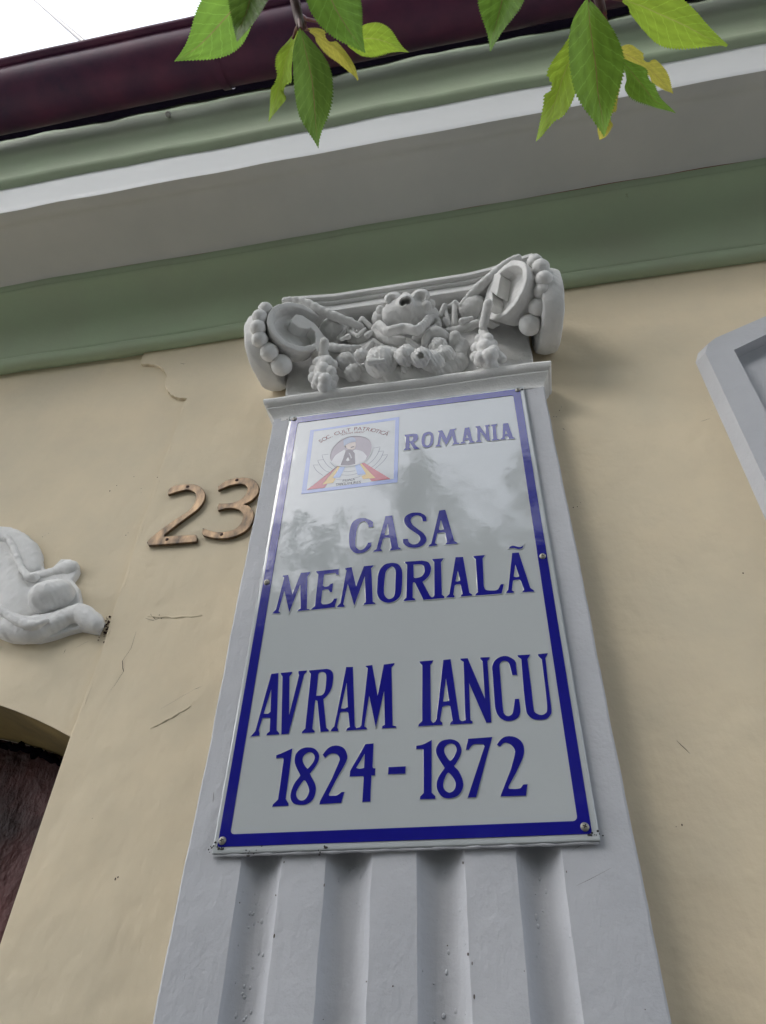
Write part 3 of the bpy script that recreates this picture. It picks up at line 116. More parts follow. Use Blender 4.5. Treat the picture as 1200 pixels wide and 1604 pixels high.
('bright', [((0.2709, -0.9044, 2.1024), (0.2732, -0.9009, 2.1136), (0.2755, -0.8974, 2.1249)), ((0.276, -0.9064, 2.1018), (0.2775, -0.8992, 2.1139), (0.2783, -0.8925, 2.123)), ((0.2812, -0.9076, 2.101), (0.2821, -0.8972, 2.1139), (0.2816, -0.8879, 2.1211)), ((0.2869, -0.9073, 2.0996), (0.2873, -0.8947, 2.1134), (0.2855, -0.8835, 2.119)), ((0.2927, -0.9061, 2.0979), (0.2926, -0.8918, 2.1124), (0.2899, -0.8795, 2.1169)), ((0.2983, -0.9041, 2.096), (0.298, -0.889, 2.111), (0.2946, -0.8761, 2.1147)), ((0.3035, -0.9013, 2.0939), (0.3034, -0.8863, 2.109), (0.2999, -0.8736, 2.1126)), ((0.3081, -0.8978, 2.0917), (0.3085, -0.8837, 2.1067), (0.3055, -0.8721, 2.1107)), ((0.312, -0.8936, 2.0894), (0.3131, -0.8812, 2.104), (0.3113, -0.8712, 2.1089)), ((0.3153, -0.889, 2.087), (0.3174, -0.8787, 2.101), (0.3169, -0.8705, 2.107)), ((0.3187, -0.8843, 2.0847), (0.3215, -0.8764, 2.0977), (0.3226, -0.87, 2.1052)), ((0.3223, -0.8799, 2.0821), (0.3257, -0.8742, 2.0941), (0.3281, -0.8694, 2.1033)), ((0.3265, -0.8758, 2.0795), (0.33, -0.8723, 2.0904), (0.3336, -0.8687, 2.1013))]),
('mid', [((0.273, -0.874, 2.0996), (0.2738, -0.8717, 2.1052), (0.2746, -0.8695, 2.1107)), ((0.2762, -0.8726, 2.0967), (0.2759, -0.869, 2.1038), (0.2749, -0.8664, 2.1079)), ((0.2794, -0.8716, 2.0939), (0.278, -0.8665, 2.1023), (0.2752, -0.8633, 2.105)), ((0.2827, -0.8708, 2.0911), (0.28, -0.8642, 2.1006), (0.2753, -0.8602, 2.1021)), ((0.2857, -0.8696, 2.0882), (0.282, -0.8618, 2.0986), (0.2759, -0.8572, 2.0992)), ((0.288, -0.8677, 2.0852), (0.2842, -0.8594, 2.0961), (0.2776, -0.8546, 2.0961)), ((0.289, -0.8653, 2.0824), (0.2861, -0.857, 2.0932), (0.2803, -0.8526, 2.093)), ((0.2892, -0.8625, 2.0795), (0.2877, -0.855, 2.0901), (0.2834, -0.8512, 2.0899)), ((0.2894, -0.8596, 2.0766), (0.2893, -0.8532, 2.0865), (0.2868, -0.8501, 2.0869)), ((0.2904, -0.857, 2.0736), (0.2912, -0.8517, 2.0826), (0.2901, -0.8491, 2.0839)), ((0.2923, -0.8549, 2.0705), (0.2936, -0.8506, 2.0784), (0.2935, -0.8483, 2.0809)), ((0.2948, -0.853, 2.0673), (0.2962, -0.8498, 2.074), (0.2968, -0.8476, 2.0779)), ((0.2971, -0.8511, 2.0641), (0.2986, -0.849, 2.0695), (0.3001, -0.8469, 2.0749))]),
('yellow', [((0.2773, -0.8718, 2.1279), (0.2789, -0.8665, 2.1345), (0.2804, -0.8611, 2.1411)), ((0.2807, -0.8729, 2.1276), (0.2816, -0.8653, 2.1352), (0.2818, -0.8583, 2.1399)), ((0.2843, -0.8728, 2.1268), (0.2846, -0.8635, 2.1356), (0.2836, -0.8558, 2.1387)), ((0.2877, -0.8712, 2.1255), (0.2878, -0.8613, 2.1356), (0.286, -0.8537, 2.1375)), ((0.291, -0.869, 2.1241), (0.291, -0.859, 2.1351), (0.2887, -0.8519, 2.1363)), ((0.2941, -0.8667, 2.1227), (0.2942, -0.8568, 2.1343), (0.2916, -0.8502, 2.1351)), ((0.2968, -0.8641, 2.1212), (0.297, -0.8546, 2.1331), (0.2945, -0.8485, 2.1339)), ((0.299, -0.8611, 2.1197), (0.2995, -0.8523, 2.1315), (0.2973, -0.8469, 2.1326)), ((0.3011, -0.858, 2.1181), (0.3019, -0.85, 2.1295), (0.3001, -0.8452, 2.1313)), ((0.3032, -0.8548, 2.1165), (0.3041, -0.8478, 2.1272), (0.3029, -0.8433, 2.13)), ((0.3049, -0.8516, 2.1149), (0.306, -0.8457, 2.1246), (0.3057, -0.8417, 2.1287)), ((0.3064, -0.8482, 2.1133), (0.3079, -0.8438, 2.1218), (0.3087, -0.8405, 2.1275)), ((0.3078, -0.8448, 2.1117), (0.3098, -0.8421, 2.119), (0.3118, -0.8395, 2.1263))]),
('yellow', [((0.2732, -0.8528, 2.1377), (0.2779, -0.8511, 2.1405), (0.2826, -0.8495, 2.1433)), ((0.2717, -0.8507, 2.1355), (0.2769, -0.8483, 2.1396), (0.2815, -0.8469, 2.1408)), ((0.2701, -0.8486, 2.1333), (0.2758, -0.8455, 2.1386), (0.2804, -0.8444, 2.1384)), ((0.2686, -0.8465, 2.131), (0.2747, -0.8428, 2.1375), (0.2793, -0.8419, 2.1359)), ((0.2671, -0.8444, 2.1288), (0.2736, -0.8402, 2.136), (0.2783, -0.8394, 2.1335)), ((0.2656, -0.8423, 2.1265), (0.2724, -0.8376, 2.1341), (0.2772, -0.8368, 2.131)), ((0.2643, -0.8401, 2.1242), (0.2713, -0.8351, 2.1319), (0.2762, -0.8343, 2.1284)), ((0.2633, -0.8378, 2.1217), (0.2703, -0.8328, 2.1291), (0.2753, -0.8317, 2.1258)), ((0.2625, -0.8355, 2.1192), (0.2691, -0.8306, 2.1261), (0.274, -0.8293, 2.1233)), ((0.2621, -0.8332, 2.1165), (0.2679, -0.8286, 2.1227), (0.2722, -0.8271, 2.121)), ((0.2622, -0.8308, 2.1138), (0.2667, -0.8268, 2.119), (0.2702, -0.825, 2.1187)), ((0.2626, -0.8284, 2.111), (0.2653, -0.8254, 2.1153), (0.2676, -0.8235, 2.1168)), ((0.2629, -0.826, 2.1081), (0.2635, -0.8245, 2.1118), (0.2642, -0.8231, 2.1154))])]
TWIGS = [('twig', [(0.0809, -0.9577, 2.148), (0.0824, -0.9447, 2.1309), (0.084, -0.935, 2.1141), (0.0857, -0.9283, 2.1027), (0.0876, -0.9253, 2.092)], 0.0032),
('twig', [(0.2585, -0.9278, 2.1328), (0.2585, -0.9149, 2.1197), (0.2595, -0.9049, 2.1067), (0.2615, -0.8986, 2.1048)], 0.003),
('petiole', [(0.0857, -0.9283, 2.1027), (0.0875, -0.9278, 2.0925), (0.0887, -0.9269, 2.0822)], 0.0013),
('petiole', [(0.0865, -0.9262, 2.0972), (0.0821, -0.9222, 2.106), (0.0783, -0.9173, 2.1094)], 0.0011),
('petiole', [(0.0856, -0.9245, 2.1019), (0.0846, -0.9183, 2.1211), (0.0856, -0.915, 2.1309)], 0.001),
('petiole', [(0.0854, -0.929, 2.108), (0.0854, -0.9207, 2.1321), (0.0914, -0.9158, 2.1423), (0.1024, -0.9023, 2.1511)], 0.0011),
('petiole', [(0.2585, -0.9149, 2.1197), (0.2523, -0.9124, 2.0994), (0.2487, -0.9122, 2.0791)], 0.0013),
('petiole', [(0.2595, -0.9049, 2.1067), (0.2663, -0.9044, 2.1106), (0.2739, -0.9008, 2.1135)], 0.0013),
('petiole', [(0.2591, -0.9088, 2.1182), (0.257, -0.9009, 2.1271), (0.2544, -0.8969, 2.1265)], 0.0011),
('petiole', [(0.2615, -0.8992, 2.1049), (0.2671, -0.8863, 2.1109), (0.2742, -0.8722, 2.1052)], 0.001),
('petiole', [(0.0824, -0.9447, 2.1309), (0.067, -0.9428, 2.1639), (0.0486, -0.931, 2.1997)], 0.0012),
('petiole', [(0.0809, -0.9577, 2.148), (0.0715, -0.9583, 2.1362), (0.0639, -0.9574, 2.1141)], 0.0012),
('petiole', [(0.0809, -0.9577, 2.148), (0.0956, -0.958, 2.1298), (0.1062, -0.9534, 2.1102)], 0.0012),
('petiole', [(0.2585, -0.9278, 2.1328), (0.2342, -0.9346, 2.1273), (0.2098, -0.9344, 2.1195)], 0.0012),
('bud_scale', [(0.0863, -0.9275, 2.1026), (0.0894, -0.9256, 2.0976)], 0.0016),
('bud_scale', [(0.0862, -0.9257, 2.1022), (0.0893, -0.923, 2.1001)], 0.0012),
('bud_scale', [(0.2615, -0.901, 2.1054), (0.2629, -0.8972, 2.1041)], 0.0014)]
CAP = {'balls_l': [(-0.2783, -0.105, 2.9646, 0.0242), (-0.2998, -0.135, 2.9773, 0.0211), (-0.3174, -0.16, 2.9956, 0.0189), (-0.3191, -0.178, 3.0153, 0.0182), (-0.3155, -0.188, 3.0434, 0.0176), (-0.3048, -0.19, 3.0694, 0.017)],
'balls_r': [(0.2854, -0.105, 2.9837, 0.0238), (0.305, -0.135, 3.0022, 0.0201), (0.3189, -0.16, 3.0218, 0.0194), (0.3239, -0.178, 3.0371, 0.0186), (0.3211, -0.188, 3.0689, 0.0195), (0.3119, -0.19, 3.0959, 0.0169)],
'tassel_l': [(-0.182, -0.1, 2.9888, 0.0132), (-0.1917, -0.1, 2.9614, 0.0145), (-0.1704, -0.105, 2.9545, 0.0144), (-0.1592, -0.095, 2.9511, 0.013), (-0.2005, -0.09, 2.9479, 0.0145), (-0.1765, -0.107, 2.9268, 0.0143), (-0.1601, -0.1, 2.9207, 0.0142), (-0.2043, -0.085, 2.9268, 0.013), (-0.1845, -0.1, 2.8981, 0.0141), (-0.1679, -0.105, 2.8879, 0.0154), (-0.1556, -0.09, 2.9072, 0.0128), (-0.1945, -0.085, 2.9012, 0.0128), (-0.1725, -0.095, 2.879, 0.014), (-0.16, -0.085, 2.8915, 0.0128)],
'tassel_r': [(0.1837, -0.1, 2.9897, 0.0114), (0.1749, -0.1, 2.9622, 0.0126), (0.1916, -0.105, 2.9557, 0.0126), (0.1997, -0.095, 2.944, 0.0125), (0.1661, -0.09, 2.9473, 0.014), (0.1843, -0.107, 2.9281, 0.0138), (0.2005, -0.1, 2.913, 0.0137), (0.1613, -0.085, 2.9221, 0.0125), (0.1721, -0.1, 2.8964, 0.0137), (0.1926, -0.105, 2.8938, 0.0177), (0.2101, -0.09, 2.9061, 0.0123), (0.167, -0.085, 2.9021, 0.0124), (0.1912, -0.095, 2.8851, 0.0122), (0.2163, -0.085, 2.9023, 0.011)],
'bud_l': [(-0.1688, -0.1, 3.0921, 0.0306)],
'bud_r': [(0.1672, -0.1, 3.0987, 0.0312)],
'mask_body': [(0.0143, -0.12, 3.0822, 0.04), (-0.0145, -0.12, 3.0803, 0.0295), (0.045, -0.12, 3.0759, 0.0293), (0.0161, -0.125, 3.1047, 0.0212), (-0.0512, -0.095, 3.1117, 0.0238), (0.065, -0.095, 3.0926, 0.0234)],
'mask_mouth': [(0.0185, -0.158, 3.064, 0.0154)],
'mask_ears': [(-0.0139, -0.152, 3.0983, 0.0172), (0.0509, -0.152, 3.0898, 0.0191)],
'mask_lip': [(-0.0018, -0.14, 3.1068, 0.0095), (0.0152, -0.14, 3.1197, 0.0116), (0.0334, -0.14, 3.1009, 0.0094)],
'mask_eyes': [(-0.0463, -0.13, 3.0942, 0.0106), (0.0636, -0.14, 3.0674, 0.0113), (0.0727, -0.128, 3.0901, 0.01)],
'ribbon': [(0.0042, -0.1, 3.0005, 0.0078), (-0.0273, -0.1, 3.0101, 0.0083), (-0.0532, -0.1, 3.0292, 0.0088), (-0.0625, -0.105, 3.0499, 0.0088), (-0.0489, -0.115, 3.0499, 0.0094), (-0.0291, -0.125, 3.0095, 0.0086), (-0.0073, -0.13, 3.0019, 0.0085), (0.0153, -0.13, 3.0015, 0.0091), (0.0378, -0.13, 2.9887, 0.0084), (0.0535, -0.125, 3.012, 0.0085), (0.065, -0.115, 3.0464, 0.0093), (0.0785, -0.105, 3.0583, 0.0088), (0.0836, -0.1, 3.0386, 0.0079), (0.0555, -0.095, 3.0204, 0.0087), (0.0297, -0.09, 3.0161, 0.0087)],
'fold_l': [[(-0.1516, -0.095, 3.0525, 0.0057), (-0.1228, -0.105, 3.1101, 0.0061), (-0.1085, -0.098, 3.09, 0.0057), (-0.0961, -0.105, 3.1083, 0.0063), (-0.0751, -0.095, 3.0822, 0.0063)], [(-0.1267, -0.108, 3.0631, 0.0043), (-0.1022, -0.112, 3.0275, 0.0039), (-0.0866, -0.108, 3.0579, 0.0042)], [(-0.1243, -0.1, 3.1169, 0.0049), (-0.1186, -0.09, 3.0817, 0.0058)], [(-0.0975, -0.1, 3.1151, 0.0049), (-0.1074, -0.09, 3.0789, 0.0057)]],
'lobe_l': [[(-0.1397, -0.108, 3.0293, 0.0048), (-0.1238, -0.112, 3.0304, 0.007)], [(-0.0786, -0.112, 3.024, 0.0072), (-0.0708, -0.108, 3.039, 0.0067)]],
'fold_r': [[(0.0889, -0.095, 3.089, 0.0057), (0.1014, -0.105, 3.1111, 0.006), (0.1116, -0.1, 3.1138, 0.0051), (0.1273, -0.107, 3.1139, 0.0065), (0.1382, -0.1, 3.1039, 0.0056), (0.1699, -0.092, 3.0697, 0.0047)], [(0.1022, -0.1, 3.1098, 0.0054), (0.1076, -0.082, 3.06, 0.0062)], [(0.1253, -0.103, 3.1091, 0.0068), (0.1209, -0.082, 3.0591, 0.0078)]],
'lobe_r': [[(0.1005, -0.108, 3.0468, 0.0061), (0.1042, -0.1, 3.0409, 0.0055)], [(0.14, -0.112, 3.0254, 0.0084), (0.1607, -0.106, 3.0416, 0.0055)]],
'spray_l': [(-0.1738, -0.1, 3.0184, 0.0094), (-0.1386, -0.1, 3.0042, 0.0093), (-0.1038, -0.09, 3.0113, 0.0073)],
'spray_r': [(0.1703, -0.1, 3.0261, 0.0097), (0.1338, -0.095, 3.02, 0.0091), (0.0974, -0.09, 3.028, 0.0066)],
'fruit': [(-0.1298, -0.085, 2.9727, 0.0204), (-0.1133, -0.075, 2.9389, 0.0189), (-0.0913, -0.105, 2.9567, 0.0152), (-0.0451, -0.095, 2.9359, 0.0342), (-0.0218, -0.1, 2.9406, 0.0221), (0.0115, -0.11, 2.9256, 0.0222), (0.0076, -0.08, 2.9142, 0.015), (0.0453, -0.11, 2.911, 0.0206), (0.0674, -0.09, 2.917, 0.0238), (0.0934, -0.085, 2.9414, 0.022), (0.0833, -0.095, 2.9674, 0.0181)],
'leaf_arch': [(0.0519, -0.095, 2.982, 0.0071), (0.0607, -0.105, 2.997, 0.0092), (0.0779, -0.11, 3.0014, 0.0102), (0.0949, -0.1, 2.9995, 0.0092), (0.1058, -0.09, 2.9937, 0.0061)],
'leaf_flap': [(0.1207, -0.095, 2.9933, 0.0132), (0.1151, -0.085, 2.9846, 0.0102), (0.1303, -0.075, 2.9848, 0.0163), (0.1239, -0.065, 2.9554, 0.0142)],
'leaf_left': [[(-0.0845, -0.095, 2.9901, 0.0052), (-0.0654, -0.1, 3.014, 0.0073)], [(-0.0654, -0.1, 3.014, 0.0073), (-0.035, -0.09, 2.9889, 0.0052)], [(-0.0699, -0.115, 2.9377, 0.0056), (-0.0354, -0.115, 2.9432, 0.005)], [(-0.0676, -0.12, 2.9068, 0.0069), (-0.036, -0.118, 2.9089, 0.0059)], [(0.0146, -0.1, 2.9962, 0.0072), (0.0365, -0.095, 2.9752, 0.0051)]],
'holes': [(-0.0326, -0.128, 2.891, 0.0054), (0.0468, -0.128, 2.8954, 0.0077), (-0.0887, -0.122, 2.934, 0.0032)]}
VOLUTE = [[-0.2351, -0.1538, 3.0387, 0.0727, 0.0692, 0.599, 0.2873], [-0.2357, -0.154, 3.0604, 0.0735, 0.0702, 0.7975, 0.1799]]
VPATH = {'band_l': [(-0.2729, -0.165, 3.137), (-0.2299, -0.158, 3.1308), (-0.1836, -0.145, 3.1028), (-0.139, -0.13, 3.0791), (-0.0951, -0.11, 3.0662)], 'band_r': [(0.2814, -0.165, 3.1659), (0.2481, -0.155, 3.1594), (0.2084, -0.145, 3.1288), (0.1769, -0.13, 3.1158), (0.1428, -0.11, 3.0948)], 'husk_l': [(-0.2356, -0.175, 3.0425), (-0.2099, -0.17, 3.0148), (-0.1815, -0.15, 3.0071), (-0.1745, -0.125, 2.9915)], 'husk_r': [(0.2336, -0.175, 3.0911), (0.218, -0.165, 3.045), (0.2053, -0.15, 3.0208), (0.1879, -0.125, 3.001)], 'stem_l': [(-0.1735, -0.13, 2.994), (-0.1789, -0.11, 2.9815)], 'stem_r': [(0.2012, -0.145, 3.0275), (0.1951, -0.13, 3.0168), (0.1848, -0.11, 2.9944)]}
SCROLL = {'outer': [(-0.9477, 2.5789, 0.0249), (-0.9362, 2.6102, 0.0252), (-0.9016, 2.6112, 0.0199), (-0.871, 2.6044, 0.0198), (-0.8329, 2.5724, 0.0225), (-0.7998, 2.5342, 0.0241), (-0.7791, 2.5038, 0.0197)], 'web': [(-0.888, 2.5476, 0.0224), (-0.8436, 2.5064, 0.0239), (-0.8126, 2.4634, 0.0253), (-0.7873, 2.4228, 0.0266), (-0.7543, 2.3875, 0.0205)], 'ridge': [(-0.8755, 2.5978, 0.0062), (-0.8468, 2.5672, 0.0065), (-0.8203, 2.53, 0.0068), (-0.7971, 2.4969, 0.007), (-0.7752, 2.4771, 0.0077), (-0.7608, 2.473, 0.0085)], 'lip': [(-0.8051, 2.3932, 0.0074), (-0.7782, 2.3782, 0.0077), (-0.7454, 2.3574, 0.0081), (-0.7141, 2.3436, 0.0082), (-0.6925, 2.3436, 0.0078), (-0.6776, 2.3507, 0.0053)], 'lobe': [(-0.7877, 2.4899, 0.0088), (-0.755, 2.4861, 0.0094), (-0.7293, 2.4918, 0.0121), (-0.704, 2.4987, 0.0172), (-0.6925, 2.4961, 0.0156)], 'ball': [(-0.7135, 2.415, 0.031), (-0.6947, 2.42, 0.031), (-0.6793, 2.4229, 0.0244)], 'lower': [(-0.8565, 2.4068, 0.0247), (-0.8003, 2.3742, 0.0251), (-0.7552, 2.3545, 0.0275), (-0.7125, 2.3483, 0.0273), (-0.6761, 2.3578, 0.0219), (-0.6528, 2.3707, 0.0201), (-0.6324, 2.3753, 0.0192), (-0.6082, 2.362, 0.0181), (-0.5877, 2.3471, 0.0152)]}
BRACKET = [(-0.7408, 3.2636), (-0.7351, 3.2058), (-0.7142, 3.201), (-0.699, 3.1954), (-0.6855, 3.1884), (-0.6711, 3.1776), (-0.6591, 3.1644), (-0.6478, 3.1455), (-0.6423, 3.1326), (-0.6402, 3.1118), (-0.6362, 3.091), (-0.6283, 3.0738), (-0.6179, 3.0577), (-0.6064, 3.0443), (-0.5951, 3.0352), (-0.5826, 3.0283), (-0.5691, 3.0244), (-0.5564, 3.0218)]
CRACKS = [[(-0.504, 2.326), (-0.5044, 2.2921), (-0.5131, 2.2664), (-0.5053, 2.2439), (-0.5151, 2.2159), (-0.5211, 2.204)], [(-0.4931, 2.3559), (-0.4759, 2.3485), (-0.4643, 2.3531), (-0.4196, 2.35)], [(-0.4849, 2.3637), (-0.4714, 2.3509)], [(-0.415, 2.1667), (-0.3671, 2.1963)], [(-0.3671, 2.1963), (-0.3483, 2.2044)], [(-0.615, 3.1798), (-0.6029, 3.1742), (-0.5966, 3.1785)], [(-0.6236, 2.3094), (-0.6019, 2.3213)], [(-0.6452, 2.2977), (-0.6426, 2.3084)], [(0.585, 2.7134), (0.6033, 2.7196)], [(0.3404, 2.8887), (0.3608, 2.9072)], [(-0.4012, 3.3996), (-0.3905, 3.4033)], [(0.3975, 2.0436), (0.3851, 2.063)]]
SPECKS = [(-0.6756, 2.7327), (-0.6396, 2.7639), (-0.5981, 2.7146), (-0.5741, 2.7451), (-0.8007, 2.6082), (-0.6013, 2.5834), (-0.4738, 1.982), (-0.4206, 1.9089), (0.3223, 2.805), (0.3093, 2.7763), (0.3151, 2.7328), (-0.4636, 2.3502), (-0.5782, 2.3686), (-0.565, 2.3388), (-0.5711, 2.3254), (-0.5642, 2.3529), (0.6142, 2.747), (0.5495, 2.3374), (0.3566, 1.9425), (0.3198, 2.5278)]
TEXTPATH = {'SOC. CULT PATRIOTICĂ': [(-0.1749, 0.8012), (-0.1643, 0.8091), (-0.1555, 0.8144), (-0.1465, 0.8188), (-0.1385, 0.8218), (-0.1285, 0.8251), (-0.1183, 0.8269), (-0.1102, 0.8278), (-0.102, 0.8287), (-0.0918, 0.8274), (-0.0814, 0.8249), (-0.0711, 0.8206), (-0.0608, 0.8157), (-0.0505, 0.8099), (-0.0332, 0.7994)], '"AVRAM IANCU"': [(-0.132, 0.8167), (-0.1179, 0.8196), (-0.1057, 0.8203), (-0.0934, 0.8193), (-0.0801, 0.8177)], 'FILIALA': [(-0.1192, 0.68), (-0.1073, 0.6802), (-0.0939, 0.6802)], 'TARGU MURES': [(-0.1316, 0.6709), (-0.1067, 0.6704), (-0.0811, 0.6709)]}
TONGUE = [[(0.0099, 0.0314), (0.0174, 0.0114), (0.0141, 0.0045), (-0.0008, -0.0017), (-0.0161, -0.0004), (-0.0278, 0.0046), (-0.0297, 0.0097), (-0.042, 0.0021), (-0.0482, -0.0143), (-0.05, -0.029), (-0.0563, -0.0462), (-0.0669, -0.0509), (-0.0788, -0.036), (-0.0756, -0.0136), (-0.0672, -0.0006), (-0.0552, 0.0108), (-0.0386, 0.0249), (-0.0196, 0.031), (-0.005, 0.0352)], [(-0.0147, 0.0763), (0.0031, 0.0607), (0.0044, 0.046), (-0.0103, 0.0247), (-0.0237, 0.0055), (-0.0323, 0.0312), (-0.0344, 0.0117), (-0.042, -0.003), (-0.0662, -0.0293), (-0.0891, -0.0196), (-0.1045, 0.0065), (-0.0759, 0.0127), (-0.0552, 0.0365), (-0.0336, 0.0626)]]
SCROLLBASE = [(-0.9968, 2.6625), (-0.9183, 2.6418), (-0.8847, 2.6344), (-0.8595, 2.6184), (-0.826, 2.592), (-0.7939, 2.5559), (-0.7645, 2.5137), (-0.7532, 2.5011), (-0.7379, 2.5005), (-0.7302, 2.5146), (-0.7249, 2.5241), (-0.7023, 2.5214), (-0.683, 2.509), (-0.6738, 2.4881), (-0.6739, 2.4759), (-0.6783, 2.4643), (-0.6585, 2.4431), (-0.64, 2.4065), (-0.6202, 2.3954), (-0.5896, 2.3746), (-0.5779, 2.356), (-0.5816, 2.3309), (-0.5943, 2.3342), (-0.6202, 2.3419), (-0.646, 2.3369), (-0.6705, 2.3286), (-0.6999, 2.3229), (-0.7307, 2.3257), (-0.7665, 2.3396), (-0.7934, 2.355), (-0.8208, 2.3708), (-0.8786, 2.4058)]
WIRE = ((-1.262, -0.25, 5.152), (-5.822, 0.448, 14.166))

# ---------------------------------------------------------------- helpers
def link(name, me, mat=None, parent=None, kind=None, label=None):
    o = bpy.data.objects.new(name, me); COL.objects.link(o)
    if mat is not None and me is not None:
        me.materials.clear(); me.materials.append(mat)
    if parent is not None: o.parent = parent
    if kind: o['kind'] = kind
    if label: o['label'] = label
    return o
def thing(name, label, cat, loc=(0, 0, 0), group=None):
    o = bpy.data.objects.new(name, None); COL.objects.link(o); o.location = loc
    o['label'] = label; o['category'] = cat; o.empty_display_size = 0.1
    if group: o['group'] = group
    return o
def mesh_from(verts, faces, smooth=False):
    me = bpy.data.meshes.new('m'); me.from_pydata([tuple(map(float, v)) for v in verts], [], [tuple(map(int, f)) for f in faces])
    me.update()
    if smooth: me.polygons.foreach_set('use_smooth', [True]*len(me.polygons))
    return me
def bm_mesh(bm, smooth=False, recalc=True):
    if recalc: bmesh.ops.recalc_face_normals(bm, faces=bm.faces)
    me = bpy.data.meshes.new('m'); bm.to_mesh(me); bm.free()
    if smooth: me.polygons.foreach_set('use_smooth', [True]*len(me.polygons))
    return me
def wob(x, y, z, s=1.0):
    return (np.sin(3.1*x*s+1.7*z*s+.3)*np.sin(2.3*z*s+4.1*y*s+1.1) + .5*np.sin(7.3*x*s-3.9*y*s)*np.sin(6.1*z*s+5.2*x*s+.7) + .35*np.sin(13.7*x*s+9.1*z*s+2.)*np.sin(11.3*y*s+14.9*z*s))
def prism(poly, y0, y1, bevel=0.0, wobble=0.0):
    """outline in the x-z plane, extruded from y0 (back) to y1 (front)"""
    bm = bmesh.new()
    f = [bm.verts.new((x, y1, z)) for x, z in poly]; b = [bm.verts.new((x, y0, z)) for x, z in poly]
    n = len(poly); ff = bm.faces.new(f); fb = bm.faces.new(b[::-1])
    for i in range(n): bm.faces.new((f[i], b[i], b[(i+1) % n], f[(i+1) % n]))
    bmesh.ops.recalc_face_normals(bm, faces=bm.faces)
    if bevel:
        ed = [e for e in bm.edges if all(abs(v.co.y-y1) < 1e-6 for v in e.verts)]
        bmesh.ops.bevel(bm, geom=ed, offset=bevel, segments=2, affect='EDGES', profile=.5)
    bmesh.ops.triangulate(bm, faces=[q for q in bm.faces if len(q.verts) > 4])
    return bm_mesh(bm)
def grid_strip(prof, x0, x1, n, amp=0.0, seed=0., close=False):
    """profile list (y,z) swept along x with slight hand-made unevenness"""
    V, Fc = [], []; m = len(prof)
    for i in range(n+1):
        x = x0+(x1-x0)*i/n
        for (y, z) in prof:
            w1 = amp*float(wob(x+seed, y*2, z, 1.6)); w2 = amp*float(wob(x*1.3+seed+5, z, y*2, 1.9))
            V.append((x, y+w1, z+w2))
    for i in range(n):
        for j in range(m-1 if not close else m):
            a = i*m+j; b = i*m+(j+1) % m; Fc.append((a, b, b+m, a+m))
    return mesh_from(V, Fc, True)
def tube(path, radii, seg=10, cap=True):
    V, Fc = [], []; P = [Vector(p) for p in path]; n = len(P)
    up = Vector((0.13, 0.31, 1)).normalized()
    for i in range(n):
        t = (P[min(i+1, n-1)]-P[max(i-1, 0)]).normalized()
        a = t.cross(up)
        if a.length < 1e-3: a = t.cross(Vector((1, 0, 0)))
        a.normalize(); b = t.cross(a); r = radii if isinstance(radii, (int, float)) else radii[i]
        for k in range(seg):
            th = 2*math.pi*k/seg; V.append(P[i]+a*r*math.cos(th)+b*r*math.sin(th))
    for i in range(n-1):
        for k in range(seg):
            Fc.append((i*seg+k, i*seg+(k+1) % seg, (i+1)*seg+(k+1) % seg, (i+1)*seg+k))
    if cap: Fc.append(tuple(range(seg-1, -1, -1))); Fc.append(tuple(range((n-1)*seg, n*seg)))
    return mesh_from(V, Fc, True)
def ball(c, r, amp=.06, squash=(1, 1, 1), sub=3, freq=38, seed=0.0, dimple=None):
    bm = bmesh.new(); bmesh.ops.create_icosphere(bm, subdivisions=sub, radius=1)
    for v in bm.verts:
        p = v.co.copy(); d = 1+amp*float(wob(p.x+seed, p.y+seed, p.z, freq/12))*.5
        if dimple: # (dir, width, depth)
            q = p.dot(Vector(dimple[0]).normalized()); d -= dimple[2]*math.exp(-(1-q)/dimple[1])
        v.co = Vector((p.x*squash[0], p.y*squash[1], p.z*squash[2]))*d*r+Vector(c)
    return bm_mesh(bm, True)
